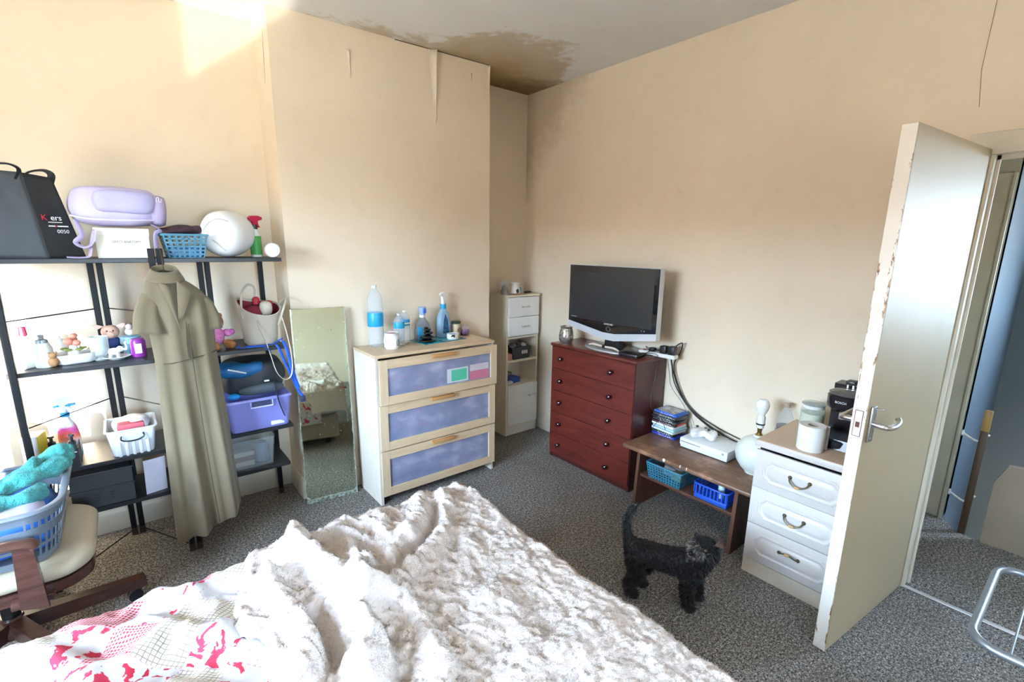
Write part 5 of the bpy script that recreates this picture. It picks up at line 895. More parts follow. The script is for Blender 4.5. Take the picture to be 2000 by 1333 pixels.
# ---- right hand bay
VIO = clear('violet_tub_plastic', (0.36, 0.38, 0.88), 0.62, 0.25)
PT = thing('lidded_tub', 'translucent violet storage tub on the right of the shelving', 'tub', (-2.265, -0.315, Z3)); rings = [[Vector((x, y, z)) for x, y in rrect(w_, d_, 0.025, 4)] for w_, d_, z in ((0.285, 0.255, 0), (0.29, 0.26, 0.006), (0.318, 0.288, 0.165), (0.334, 0.304, 0.168), (0.334, 0.304, 0.178), (0.328, 0.298, 0.182), (0.31, 0.28, 0.182), (0.305, 0.275, 0.165), (0.278, 0.25, 0.012))]
MB().loft(rings).build('body', VIO, PT, ang=40)
MB().box(-0.02, 0.12, -0.125, -0.11, 0.012, 0.10, r=0.003, m=RZ(0.05)).build('pink_box', pm('pink_lilac_card', (0.66, 0.50, 0.80), 0.5), PT); MB().box(-0.12, 0.10, -0.09, 0.10, 0.010, 0.12, r=0.02).build('contents', pm('blue_bundle', (0.14, 0.16, 0.46), 0.6, 0, 0.4, 14), PT); MB().box(0.04, 0.11, -0.137, -0.126, 0.012, 0.035, r=0.002, m=RZ(0.05)).build('white_label', WHITE_PL, PT)
MB().tube([(x, -0.154, z) for x, z in ((-0.05, 0.168), (-0.05, 0.135), (0.06, 0.135), (0.06, 0.168))], 0.004, 8).build('clip', pm('pale_violet', (0.62, 0.64, 0.92), 0.3), PT); MB().box(-0.042, 0.052, -0.1525, -0.150, 0.139, 0.166).build('clip_gap', pm('dark_blue_gap', (0.03, 0.04, 0.10), 0.5), PT, False)
CB = thing('clear_box', 'clear plastic box of bottles on the bottom shelf', 'box', (-2.32, -0.315, Z4)); rings = [[Vector((x, y, z)) for x, y in rrect(w_, d_, 0.015, 4)] for w_, d_, z in ((0.20, 0.22, 0), (0.235, 0.235, 0.165), (0.242, 0.242, 0.168), (0.23, 0.23, 0.168), (0.195, 0.215, 0.006))]
MB().loft(rings).build('body', clear('clear_box_plastic', (0.80, 0.86, 0.90), 0.10, 0.15), CB, ang=40)
o = MB().box(-0.055, 0.055, -0.04, 0.04, 0, 0.085, r=0.003).build('small_carton', pm('banded_carton', (0.52, 0.42, 0.34), 0.5), loc=(-2.365, -0.355, Z4 + 0.0065)); tag(o, 'beige banded carton inside the clear plastic box', 'carton'); MB().box(-0.056, 0.056, -0.0412, -0.03, 0.03, 0.06).build('brown_band', pm('band_brown', (0.22, 0.12, 0.08), 0.5), o, False)
o = MB().lathe([(0, 0), (0.036, 0), (0.038, 0.02), (0.036, 0.09), (0.03, 0.11), (0, 0.112)], 22).build('round_tin', pm('slate_tin', (0.25, 0.30, 0.38), 0.3), loc=(-2.265, -0.345, Z4 + 0.0065)); tag(o, 'slate blue round tin inside the clear plastic box', 'tin')
# rucksack on the tub
ZT = Z3 + 0.1825
RS = thing('rucksack', 'black and blue rucksack squeezed above the violet tub', 'rucksack', (-2.265, -0.315, ZT)); BLKC = pm('black_nylon', (0.014, 0.017, 0.024), 0.6, 0, 0.3, 12, 0.2, 160); BLUC = pm('petrol_blue_nylon', (0.01, 0.11, 0.28), 0.5, 0, 0.35, 10, 0.2, 160)
puff((0, 0, 0.105), (0.165, 0.13, 0.10), 0.016, 8, 34, 20, 0.5, 4, 0.001).build('body', BLKC, RS, ang=180, sub=1); puff((-0.055, -0.055, 0.155), (0.125, 0.085, 0.046), 0.012, 9, 28, 14, 0.35, 8).build('blue_panel', BLUC, RS, ang=180); MB().box(-0.135, -0.045, -0.1485, -0.142, 0.140, 0.148, m=RZ(-0.0) @ RY(0.35) @ T(-0.055, 0, -0.022), r=0.002).build('reflective_bar', pm('reflective_grey', (0.66, 0.70, 0.72), 0.4), RS)
MB().box(0.03, 0.055, -0.150, -0.140, 0.088, 0.096, r=0.002).build('logo', WHITE_PL, RS); puff((0.02, -0.12, 0.045), (0.115, 0.03, 0.03), 0.006, 12, 20, 10, 0.3, 3).build('lower_pocket', pm('grey_nylon', (0.06, 0.08, 0.10), 0.6), RS, ang=180)
MB().tube(smoothpath([(0.08, -0.13, 0.09), (0.085, -0.152, 0.02), (0.095, -0.158, -0.05), (0.115, -0.158, -0.12)], 5), 0.013, 8, flat=(1, 0.2)).build('strap', BLKC, RS)
MB().ball((-0.115, -0.105, 0.018), (0.030, 0.022, 0.017), 12, 8).build('blue_toggle', pm('vivid_blue', (0.01, 0.28, 0.72), 0.4), RS)
# teddy on the middle shelf
TD = thing('teddy_bear', 'sitting brown teddy bear in a pink top on the middle shelf', 'soft toy', (-2.425, -0.335, Z2), 0.35); TDM = pm('ginger_plush', (0.42, 0.17, 0.05), 0.95, 0, 0.25, 50, 0.6, 160); PNK = pm('pink_knit', (0.62, 0.20, 0.42), 0.9, 0, 0.2, 60, 0.4, 160)
puff((0, 0, 0.065), (0.045, 0.04, 0.055), 0.004, 25, 18, 12, 0.1).build('pink_top', PNK, TD, ang=180); puff((0.004, -0.006, 0.138), (0.042, 0.038, 0.038), 0.004, 30, 18, 12, 0.1).build('head', TDM, TD, ang=180); MB().ball((0.006, -0.042, 0.128), (0.016, 0.012, 0.013), 12, 8).build('muzzle', pm('cream_plush', (0.66, 0.48, 0.30), 0.9), TD)
for s_ in (-1, 1):
    MB().ball((s_ * 0.034, 0, 0.170), (0.015, 0.008, 0.015), 10, 8).build('ear', TDM, TD); puff((s_ * 0.040, -0.06, 0.024), (0.023, 0.042, 0.024), 0.004, 30, 14, 10, 0.1).build('leg', TDM, TD, ang=180); puff((s_ * 0.052, -0.025, 0.078), (0.017, 0.034, 0.02), 0.003, 30, 12, 10, 0.1).build('arm', PNK, TD, ang=180); MB().ball((s_ * 0.014 + 0.004, -0.040, 0.146), 0.004, 8, 6).build('eye', BLACK_PL, TD)
MB().ball((0.062, -0.05, 0.085), 0.016, 12, 8).build('bow', pm('magenta_bow', (0.55, 0.12, 0.40), 0.7), TD)
# cream handbag
HB = thing('handbag', 'cream bucket handbag with dark red lining on the middle shelf', 'handbag', (-2.205, -0.33, Z2 + 0.002)); CRL = pm('cream_leather', (0.60, 0.53, 0.43), 0.45, 0, 0.05, 8, 0.1, 200); RDL = pm('crimson_lining', (0.20, 0.012, 0.025), 0.7)
def ringbag(w_, d_, z, tilt=0.0, pin=0.0, n=36):
    out = []
    for i in range(n):
        a = 2 * PI * i / n; x = w_ / 2 * math.copysign(abs(math.cos(a)) ** 0.75, math.cos(a)); y = d_ / 2 * math.copysign(abs(math.sin(a)) ** 0.75, math.sin(a))
        out.append(Vector((x, y + pin * math.cos(2 * a), z + tilt * x + 0.012 * math.cos(2 * a) * (1 if z > 0.1 else 0))))
    return out
MB().loft([ringbag(0.15, 0.11, 0), ringbag(0.165, 0.12, 0.008), ringbag(0.19, 0.135, 0.12, -0.05), [v + Vector((0, -0.02, 0.42 * v.y)) for v in ringbag(0.215, 0.165, 0.215, -0.16)], [v + Vector((0, -0.02, 0.42 * v.y)) for v in ringbag(0.207, 0.157, 0.215, -0.16)], ringbag(0.18, 0.125, 0.12, -0.05)], cap=False).build('shell', CRL, HB, ang=50)
MB().loft([[v + Vector((0, -0.02, 0.42 * v.y)) for v in ringbag(0.199, 0.149, 0.205, -0.16)], ringbag(0.168, 0.113, 0.12, -0.05), ringbag(0.155, 0.10, 0.09, -0.04), ringbag(0.12, 0.08, 0.075), ringbag(0.01, 0.01, 0.074)], cap=False).build('lining', RDL, HB); MB().prism([(x, y) for x, y in rrect(0.15, 0.11, 0.03, 4)], 0, 0.006).build('bag_base', CRL, HB)
puff((-0.02, 0.01, 0.16), (0.06, 0.045, 0.05), 0.01, 12, 18, 12, 0.2, 4).build('red_scarf', pm('dark_red_cloth', (0.22, 0.015, 0.03), 0.8), HB, ang=180); puff((0.035, -0.02, 0.195), (0.032, 0.025, 0.042), 0.006, 12, 16, 10, 0.3, 6).build('pouch', CRL, HB, ang=180); puff((0.055, 0.02, 0.215), (0.03, 0.022, 0.022), 0.004, 12, 14, 10, 0.2, 7).build('scarlet_purse', pm('scarlet', (0.45, 0.012, 0.035), 0.5), HB, ang=180); MB().lathe([(0, 0), (0.018, 0), (0.019, 0.03), (0.012, 0.04), (0, 0.042)], 14, (0.0, 0.03, 0.215)).build('red_cap', MATS['scarlet'], HB)
MB().tube(smoothpath([(-0.088, -0.05, 0.15), (-0.09, -0.055, 0.22), (-0.075, -0.03, 0.29), (-0.035, 0.02, 0.325), (0.0, 0.045, 0.30), (-0.005, 0.06, 0.22)], 6), 0.006, 8).build('handle', CRL, HB); MB().tube(smoothpath([(0.085, -0.05, 0.10), (0.10, -0.075, 0.155), (0.125, -0.06, 0.215), (0.15, 0.0, 0.245), (0.13, 0.04, 0.22), (0.10, 0.055, 0.17)], 6), 0.006, 8).build('handle', CRL, HB)
MB().tube(smoothpath([(-0.03, -0.075, 0.175), (-0.02, -0.085, 0.10), (0.0, -0.11, 0.03), (0.012, -0.145, -0.05), (0.03, -0.165, -0.14), (0.065, -0.17, -0.185), (0.10, -0.165, -0.17), (0.115, -0.155, -0.10), (0.112, -0.14, 0.0), (0.105, -0.10, 0.10), (0.098, -0.07, 0.16)], 6), 0.007, 8, flat=(1, 0.3)).build('shoulder_strap', CRL, HB)
for pz in ((-0.05, -0.073, 0.165), (0.02, -0.078, 0.155)): MB().ball(pz, 0.004, 8, 6).build('stud', CHROME, HB)
# blue lead draped over the shelf
BLS = pm('royal_blue_webbing', (0.01, 0.10, 0.62), 0.5, 0, 0.1, 30)
LD = thing('dog_lead', 'royal blue webbing lead draped below the cream handbag', 'lead', (-2.2, -0.36, Z2))
for pts in ([(-0.12, -0.02, 0.006), (-0.14, -0.07, 0.006), (-0.10, -0.088, 0.006), (-0.03, -0.09, 0.005), (0.0, -0.105, -0.01), (0.01, -0.105, -0.035)], [(-0.10, -0.07, 0.010), (-0.05, -0.085, 0.010), (0.02, -0.08, 0.008), (0.06, -0.06, 0.02), (0.09, -0.05, 0.03)], [(0.045, -0.085, 0.006), (0.055, -0.108, -0.02), (0.075, -0.112, -0.09), (0.105, -0.114, -0.18), (0.13, -0.116, -0.26), (0.155, -0.118, -0.305)], [(0.085, -0.07, 0.02), (0.09, -0.110, -0.02), (0.10, -0.116, -0.09), (0.115, -0.118, -0.17), (0.135, -0.120, -0.25)]):
    MB().tube(smoothpath(pts, 6), 0.0085, 8, flat=(1, 0.3)).build('webbing', BLS, LD)
MB().box(0.138, 0.166, -0.126, -0.112, -0.335, -0.300, r=0.004).build('leather_end', pm('navy_leather', (0.02, 0.03, 0.07), 0.5), LD)
# ------------------------------------------------------------------ olive dress on a hanger, hung on the shelving
OLIVE = pm('olive_cotton', (0.165, 0.13, 0.075), 0.85, 0, 0.06, 7, 0.25, 300, sheen=0.2)
DRS = thing('dress', 'long olive short sleeved dress hanging on the black shelving', 'dress', (-2.578, -0.585, 0.0), 0.10)
def dring(z, w_, d_, cx, amp, n=72, sl=0.0):
    out = []
    for i in range(n):
        a = 2 * PI * i / n; ca, sa = math.cos(a), math.sin(a)
        x = w_ * math.copysign(abs(ca) ** 0.85, ca)
        f = amp * (math.sin(7.5 * x / w_ + 0.6) * 0.8 + 0.5 * math.sin(13 * x / w_ + 2.0 + z)) 
        y = d_ * math.copysign(abs(sa) ** 0.9, sa) + (f if sa < 0 else f * 0.4)
        out.append(Vector((cx + x, y, z + sl * x / w_)))
    return out
prof = [(1.440, 0.050, 0.022, -0.045, 0.0, -0.004), (1.425, 0.062, 0.026, -0.040, 0.0, -0.008), (1.405, 0.088, 0.030, -0.030, 0.001, -0.012), (1.375, 0.112, 0.034, -0.018, 0.003, -0.016), (1.33, 0.126, 0.040, -0.008, 0.005, -0.014), (1.26, 0.130, 0.045, -0.004, 0.007, -0.008), (1.18, 0.128, 0.046, -0.002, 0.007, 0), (1.08, 0.124, 0.046, 0.0, 0.007, 0.010), (1.05, 0.124, 0.046, 0.0, 0.006, 0.012), (0.95, 0.127, 0.048, 0.001, 0.009, 0.016), (0.75, 0.134, 0.052, 0.004, 0.016, 0.022), (0.55, 0.140, 0.058, 0.006, 0.022, 0.03), (0.35, 0.146, 0.066, 0.008, 0.028, 0.04), (0.20, 0.150, 0.072, 0.010, 0.030, 0.048), (0.183, 0.149, 0.070, 0.010, 0.030, 0.049)]
MB().loft([dring(z, w_, d_, cx, amp, 72, sl) for z, w_, d_, cx, amp, sl in prof], cap=False).build('body', OLIVE, DRS, ang=180, solid=0.003, sub=1)
# sleeves
def sleeve(pts, r0, r1, fl, nm):
    P = smoothpath(pts, 3); rings = []; N = len(P)
    for k, p_ in enumerate(P):
        t = k / (N - 1); tg = (P[min(k + 1, N - 1)] - P[max(k - 1, 0)]).normalized(); sx = tg.cross(Vector((0, 1, 0))).normalized(); sy = tg.cross(sx)
        r_ = r0 + (r1 - r0) * t
        rings.append([wr(p_ + sx * math.cos(a * PI / 14) * r_ + sy * math.sin(a * PI / 14) * r_ * (fl + 0.15 * t * math.sin(a * PI / 14 * 3)), 0.007 * t, 18, 3) for a in range(28)])
    MB().loft(rings, cap=False).build(nm, OLIVE, DRS, ang=180, solid=0.003)
sleeve([(-0.096, 0.0, 1.362), (-0.116, -0.010, 1.325), (-0.133, -0.022, 1.265), (-0.140, -0.034, 1.185)], 0.026, 0.056, 0.55, 'sleeve')
sleeve([(0.088, 0.0, 1.325), (0.103, -0.002, 1.29), (0.114, -0.004, 1.24), (0.118, -0.004, 1.175)], 0.026, 0.042, 0.70, 'sleeve')
# collar, neckline facing, placket, waist seam
MB().loft([[Vector((-0.043 + w_ * math.cos(a * PI / 16), d_ * math.sin(a * PI / 16) - 0.006, z + 0.016 * math.sin(a * PI / 16))) for a in range(32)] for w_, d_, z in ((0.056, 0.032, 1.428), (0.050, 0.030, 1.462), (0.046, 0.027, 1.474), (0.060, 0.042, 1.446), (0.074, 0.052, 1.418))], cap=False).build('collar', OLIVE, DRS, ang=180, solid=0.003, sub=1)
MB().grid(lambda u, v: Vector((-0.012 + 0.060 * u * (1 - v) - 0.012 * v + 0.02 * u * v, -0.052 - 0.010 * (1 - v) * math.sin(PI * u) - 0.004, 1.415 - 0.17 * v - 0.05 * u * (1 - v))), 8, 10).build('lapel', OLIVE, DRS, ang=180, solid=0.003)
MB().grid(lambda u, v: Vector((-0.078 + 0.045 * u * (1 - v) + 0.055 * v, -0.050 - 0.012 * (1 - v) * math.sin(PI * u) - 0.003, 1.41 - 0.20 * v - 0.02 * u)), 8, 10).build('lapel', OLIVE, DRS, ang=180, solid=0.003)
OLD = pm('olive_seam', (0.07, 0.055, 0.03), 0.9)
MB().tube(smoothpath([(-0.124, -0.010, 1.040), (-0.07, -0.046, 1.042), (0.0, -0.052, 1.052), (0.07, -0.044, 1.064), (0.125, -0.010, 1.072)], 5), 0.0025, 6).build('waist_seam', OLD, DRS)
MB().prism([(0.004, 1.24), (0.018, 1.05), (-0.004, 1.06), (-0.006, 1.12)], -0.0575, -0.054, 'y').build('neck_slit', OLD, DRS, False)
MB().tube(smoothpath([(0.010, -0.062, 1.22), (0.010, -0.060, 1.05), (0.014, -0.066, 0.8), (0.02, -0.078, 0.5), (0.03, -0.092, 0.2)], 6), 0.002, 6).build('front_seam', OLD, DRS)
HG = thing('coat_hanger', 'thin wire hanger hook above the olive dress', 'hanger', (-2.578, -0.585, 0.0), 0.10); HGM = pm('brown_wire', (0.10, 0.06, 0.03), 0.4, 0.6)
MB().tube(smoothpath([(-0.045, 0.0, 1.46), (-0.045, 0.0, 1.50), (-0.042, 0.03, 1.535), (-0.040, 0.085, 1.555), (-0.040, 0.115, 1.535), (-0.040, 0.12, 1.515)], 5), 0.002, 8).build('hook', HGM, HG); MB().tube(smoothpath([(-0.14, 0, 1.35), (-0.045, 0, 1.46), (0.10, 0, 1.34)], 6), 0.003, 8).build('bar', HGM, HG)
# ------------------------------------------------------------------ desk chair
CHW = woodm('dark_walnut', (0.05, 0.018, 0.012), (0.12, 0.05, 0.035), 3, 0, 0.3, 10, 0.3); BEIGE = pm('beige_canvas', (0.50, 0.43, 0.31), 0.85, 0, 0.07, 6, 0.25, 250)
CHR = thing('desk_chair', 'dark wooden swivel chair with a beige seat below the laundry basket', 'chair', (-3.27, -0.82, 0.0))
def cushion(w_, d_, h, r_, z0, amp, seed):
    rings = []
    for s_, z in ((0.90, 0.0), (0.97, 0.012), (1.0, h * 0.45), (0.985, h * 0.75), (0.94, h * 0.95), (0.80, h * 1.05), (0.5, h * 1.08), (0.1, h * 1.08)):
        rings.append([wr(Vector((x * s_, y * s_, z0 + z)), amp * (1 if z > 0 else 0), 8, seed) for x, y in rrect(w_, d_, r_, 8)])
    return MB().loft(rings)
cushion(0.58, 0.56, 0.075, 0.13, 0.385, 0.010, 2).build('seat_cushion', BEIGE, CHR, ang=180, sub=1)
MB().loft([[Vector((x, y, z)) for x, y in rrect(0.55, 0.53, 0.12, 6)] for z in (0.345, 0.385)]).build('seat_frame', CHW, CHR)
MB().cyl((0, 0, 0.11), (0, 0, 0.35), 0.028, n=16).build('column', BLACK_PL, CHR); MB().lathe([(0, 0.08), (0.05, 0.08), (0.055, 0.10), (0.04, 0.14), (0.03, 0.16), (0, 0.16)], 18).build('hub', CHW, CHR)
for k in range(5):
    a = math.radians(12 + 72 * k); m = RZ(a)
    lg = MB().prism([(0.0, 0.09), (0.40, 0.055), (0.42, 0.060), (0.42, 0.100), (0.0, 0.155)], -0.024, 0.024, 'y', m).build('base_leg', CHW, CHR)
    MB().cyl((0.375, -0.022, 0.027), (0.375, -0.004, 0.027), 0.027, n=18, m=m).cyl((0.375, 0.004, 0.027), (0.375, 0.022, 0.027), 0.027, n=18, m=m).cyl((0.375, 0, 0.03), (0.385, 0, 0.062), 0.007, n=8, m=m).build('castor', BLACK_PL, lg)
for s_ in (-1, 1):
    yy = s_ * 0.305
    MB().tube(smoothpath([(-0.30, yy, 0.60), (-0.10, yy, 0.585), (0.06, yy, 0.590), (0.135, yy, 0.580), (0.15, yy, 0.565)], 5), 0.030, 10, flat=(1.0, 0.55)).build('armrest', CHW, CHR)
    MB().prism([(0.085, 0.35), (0.155, 0.33), (0.145, 0.57), (0.095, 0.575)], yy - 0.014, yy + 0.014, 'y').build('arm_post', CHW, CHR)
    MB().box(0.06, 0.17, min(s_ * 0.24, yy), max(s_ * 0.24, yy), 0.345, 0.37, r=0.004).build('arm_bracket', CHW, CHR)
for s_ in (-1, 1): MB().tube(smoothpath([(-0.27, s_ * 0.22, 0.36), (-0.30, s_ * 0.22, 0.6), (-0.36, s_ * 0.22, 0.95)], 5), 0.02, 10).build('back_upright', CHW, CHR)
MB().box(-0.37, -0.32, -0.24, 0.24, 0.68, 0.96, r=0.03, seg=3, m=T(0, 0, 0)).build('backrest', BEIGE, CHR)
# ------------------------------------------------------------------ laundry basket on the chair
LBM = pm('grey_blue_plastic', (0.15, 0.18, 0.22), 0.4); LB = thing('laundry_basket', 'grey blue slotted laundry basket standing on the chair', 'laundry basket', (-3.245, -0.835, 0.468))
def slotted(rows, per, M_=96):
    m = MB(); base = rrect(1, 1, 0.24, M_ // 4 - 1); n = len(base)
    def ring(z):
        t = z / 0.20; hx, hy = 0.165 + 0.035 * t, 0.225 + 0.035 * t
        return [Vector((x * 2 * hx, y * 2 * hy, z)) for x, y in base]
    zs = [0.0] + [z for r_ in rows for z in r_] + [0.20]
    R = [ring(z) for z in zs]
    vs = [p_ for r_ in R for p_ in r_]; fs = []
    for k in range(len(zs) - 1):
        hole = k % 2 == 1
        for i in range(n):
            if hole and i % per not in (0,): continue
            fs.append((k * n + i, k * n + (i + 1) % n, (k + 1) * n + (i + 1) % n, (k + 1) * n + i))
    fs.append(tuple(range(n))); m.add(vs, fs); return m, R[-1]
mm, top = slotted(((0.025, 0.060), (0.072, 0.107), (0.142, 0.165)), 3)
mm.build('slotted_wall', LBM, LB, False, solid=0.003); MB().tube([p_ + Vector((0, 0, 0.0)) for p_ in top], 0.011, 8, True, flat=(1.15, 0.9)).build('rim', LBM, LB)
o = puff((0, 0, 0.07), (0.17, 0.225, 0.075), 0.03, 7, 40, 20, 0.45, 3, 0.004).build('laundry_heap', pm('royal_blue_laundry', (0.03, 0.14, 0.50), 0.85, 0, 0.9, 6), loc=(-3.245, -0.815, 0.472), sub=1); tag(o, 'heap of blue washing inside the laundry basket', 'washing')
o = puff((0, 0, 0.03), (0.085, 0.075, 0.03), 0.016, 10, 26, 12, 0.3, 11).build('folded_shirt', pm('lilac_grey_cloth', (0.50, 0.48, 0.60), 0.85, 0, 0.1, 8), loc=(-3.19, -0.93, 0.60), rot=(0.1, 0.1, 0.4)); tag(o, 'lilac grey shirt on the washing at the near rim', 'shirt')
def tealm():
    t = NT('turquoise_fleece'); co = t.co(); f = t.noise(co, 45, 4, 0.7); g = t.noise(co, 160, 3, 0.7); h = t.math('ADD', f, t.math('MULTIPLY', g, 0.7))
    t.set(t.ramp(h, [(0.55, (0.02, 0.26, 0.25)), (1.1, (0.09, 0.50, 0.47))]), 0.95, spec=0.1, sheen=0.3); t.bump(h, 1.0, 0.014); return t.m
TEALF = tealm()
TWL = thing('fleece_blanket', 'turquoise fleece bundled over the laundry basket', 'blanket', (-3.2, -0.8, 0.66))
def blob(pts, rs, nm, s_):
    P = smoothpath(pts, 6); N = len(P); rr = []
    for k in range(N):
        t = k / (N - 1) * (len(rs) - 1); i = min(int(t), len(rs) - 2); rr.append(rs[i] + (rs[i + 1] - rs[i]) * (t - i))
    m = MB().tube(P, rr, 26); m.v = [wr(v, 0.022, 15, s_) for v in m.v]; m.v = [wr(v, 0.010, 45, s_) for v in m.v]; m.build(nm, TEALF, TWL, ang=180, sub=1)
blob([(-0.30, -0.16, 0.0), (-0.20, -0.13, 0.02), (-0.08, -0.09, 0.03), (0.02, -0.05, 0.04), (0.09, 0.0, 0.05), (0.135, 0.06, 0.05), (0.145, 0.10, 0.04)], [0.02, 0.035, 0.035, 0.035, 0.03, 0.04, 0.015], 'fold', 1)
blob([(-0.28, -0.24, -0.03), (-0.16, -0.20, -0.01), (-0.03, -0.15, 0.0), (0.06, -0.10, 0.0), (0.10, -0.05, 0.0)], [0.02, 0.034, 0.03, 0.028, 0.012], 'fold', 4)
blob([(-0.02, -0.08, 0.05), (0.04, -0.02, 0.07), (0.07, 0.03, 0.07), (0.03, 0.05, 0.045)], [0.012, 0.026, 0.026, 0.012], 'fold', 7)
blob([(0.10, 0.06, 0.06), (0.125, 0.085, 0.085), (0.155, 0.10, 0.07), (0.15, 0.12, 0.03)], [0.016, 0.036, 0.036, 0.015], 'fold', 9)
# ------------------------------------------------------------------ bed
BX0, BX1, BY0, BY1 = -3.20, -1.70, -3.42, -1.575
BED = thing('bed', 'double bed covered by a patchwork duvet and fleece throw', 'bed', (0, 0, 0))
MB().box(BX0 + 0.03, BX1 - 0.03, BY0 + 0.03, BY1 - 0.03, 0.06, 0.27, r=0.02).build('divan_base', pm('beige_divan', (0.45, 0.38, 0.30), 0.9), BED); MB().box(BX0 + 0.01, BX1 - 0.01, BY0, BY1 - 0.01, 0.27, 0.445, r=0.05, seg=4).build('mattress', pm('white_mattress', (0.72, 0.70, 0.66), 0.9), BED)
for x in (BX0 + 0.12, BX1 - 0.12):
    for y in (BY0 + 0.12, BY1 - 0.12): MB().lathe([(0, 0), (0.02, 0), (0.028, 0.06), (0, 0.06)], 12, (x, y, 0)).build('leg', CHW, BED)
def ridges(x, y, L):
    h = 0.0
    for pts, a, w_ in L:
        best = 9; 
        for (ax, ay), (bx, by) in zip(pts[:-1], pts[1:]):
            dx, dy = bx - ax, by - ay; l2 = dx * dx + dy * dy; t = max(0, min(1, ((x - ax) * dx + (y - ay) * dy) / l2))
            d2 = (x - ax - dx * t) ** 2 + (y - ay - dy * t) ** 2
            if d2 < best: best = d2
        h += a * math.exp(-best / (w_ * w_))
    return h
BR = [([(-1.81, -1.63), (-1.914, -1.832), (-2.041, -1.915), (-2.212, -2.011), (-2.292, -2.052)], 0.050, 0.045), ([(-1.885, -1.56), (-1.985, -1.731), (-2.13, -1.846), (-2.23, -1.905), (-2.32, -1.98)], 0.050, 0.042),
      ([(-2.247, -1.50), (-2.24, -1.62), (-2.248, -1.756), (-2.32, -2.03)], 0.045, 0.04), ([(-2.421, -1.66), (-2.36, -1.87), (-2.345, -2.05), (-2.37, -2.19), (-2.44, -2.32)], 0.085, 0.055), ([(-2.22, -2.07), (-2.25, -2.297), (-2.29, -2.50)], 0.05, 0.045),
      ([(-1.986, -2.516), (-1.801, -2.528)], 0.022, 0.045), ([(-2.54, -1.78), (-2.50, -1.95), (-2.51, -2.10), (-2.57, -2.22)], 0.060, 0.038), ([(-2.40, -1.56), (-2.44, -1.72), (-2.52, -1.80)], 0.04, 0.04), ([(-2.10, -1.60), (-2.12, -1.70), (-2.05, -1.82)], 0.03, 0.035),
      ([(-1.95, -2.0), (-1.85, -1.9), (-1.76, -1.82)], 0.014, 0.05), ([(-2.1, -2.3), (-1.95, -2.2)], 0.016, 0.05), ([(-2.16, -2.62), (-2.02, -2.42), (-1.98, -2.25)], 0.02, 0.06),
      ([(-1.864, -1.657), (-1.94, -1.772), (-2.08, -1.885), (-2.193, -1.954), (-2.292, -2.027)], -0.035, 0.018), ([(-2.335, -2.10), (-2.318, -2.185), (-2.345, -2.32)], -0.04, 0.02), ([(-2.455, -1.95), (-2.452, -2.062), (-2.475, -2.19)], -0.05, 0.02), ([(-1.84, -1.75), (-1.95, -1.94)], -0.025, 0.02)]
def bl_left(y):
    P = [(-1.50, -2.56), (-1.603, -2.572), (-1.754, -2.63), (-1.881, -2.675), (-1.95, -2.62), (-2.0, -2.60), (-2.12, -2.63), (-2.4, -2.70), (-3.5, -2.8)]
    for (ya, xa), (yb, xb) in zip(P[:-1], P[1:]):
        if yb <= y <= ya: return xa + (xb - xa) * (y - ya) / (yb - ya)
    return P[0][1] if y > P[0][0] else P[-1][1]
def bl_h(x, y):
    h = ridges(x, y, BR)
    crump = sstep(-1.95, -2.3, x) * (0.6 + 0.4 * sstep(-2.6, -2.0, y)) + 0.6 * sstep(-1.85, -1.6, y)
    crump = min(1.0, crump)
    w_ = noise.noise_vector(Vector((x * 2.6, y * 2.6, 0))) * 0.10
    f1 = 1 - min(1, abs(fbm((x + w_.x) * 6.0 + (y + w_.y) * 2.5, (y + w_.y) * 3.2, 1.7, 2)) * 3.2)      # long sharp creases
    f2 = 1 - min(1, abs(fbm((x - w_.y) * 13, (y + w_.x) * 9, 9, 2)) * 3.4)
    h += 0.030 * crump * f1 + (0.004 + 0.012 * crump) * f2 + 0.010 * fbm(x * 7, y * 7, 5, 3)
    h += 0.0065 * fbm(x * 24, y * 24, 3, 2) + 0.0045 * fbm(x * 55, y * 55, 8, 2)
    return h
def drape(s, edge, r_=0.035):
    """s beyond edge -> (horizontal, drop)"""
    d = s - edge
    if d <= 0: return s, 0.0
    if d < r_ * PI / 2: a = d / r_; return edge + r_ * math.sin(a), r_ * (1 - math.cos(a))
    return edge + r_, r_ + d - r_ * PI / 2
def blanket(u, v):
    yc = -1.33 - v * 2.05                                  # cloth y (runs past the far edge and hangs down)
    yl = max(-3.4, min(-1.5, yc)); xl = bl_left(yl)
    xc = xl + (-1.47 - xl) * u
    h = 0.505 + bl_h(xc, yc) * (0.25 + 0.75 * sstep(-1.47, -1.60, yc)) + 0.014 * sstep(-1.95, -1.72, xc) * sstep(-2.0, -1.62, yc)
    ex = math.sin(yc * 17) * 0.006 + math.sin(yc * 7 + 1) * 0.006; ey = math.sin(xc * 13) * 0.008 + 0.012 * math.sin(xc * 5)
    x, d1 = drape(xc, -1.695 + ex); y, d2 = drape(yc, -1.555 + ey)
    z = h - d1 - d2
    rim = min(1, u * 40)                                    # tuck the left hem down on the duvet
    z = z - (1 - rim) * 0.03
    return Vector((x, y, max(z, 0.20)))
def fleecem():
    t = NT('cream_fleece'); co = t.co(); f = t.noise(co, 60, 4, 0.7); g = t.noise(co, 240, 3, 0.7)
    t.set(t.ramp(t.math('ADD', t.math('MULTIPLY', f, 0.6), t.math('MULTIPLY', g, 0.4)), [(0.28, (0.76, 0.60, 0.50)), (0.44, (0.86, 0.76, 0.69)), (0.65, (0.89, 0.82, 0.77))]), 0.95, spec=0.1, sheen=0.35)
    t.bump(t.math('ADD', f, t.math('MULTIPLY', g, 0.6)), 0.75, 0.010); return t.m
FLEECE = fleecem()
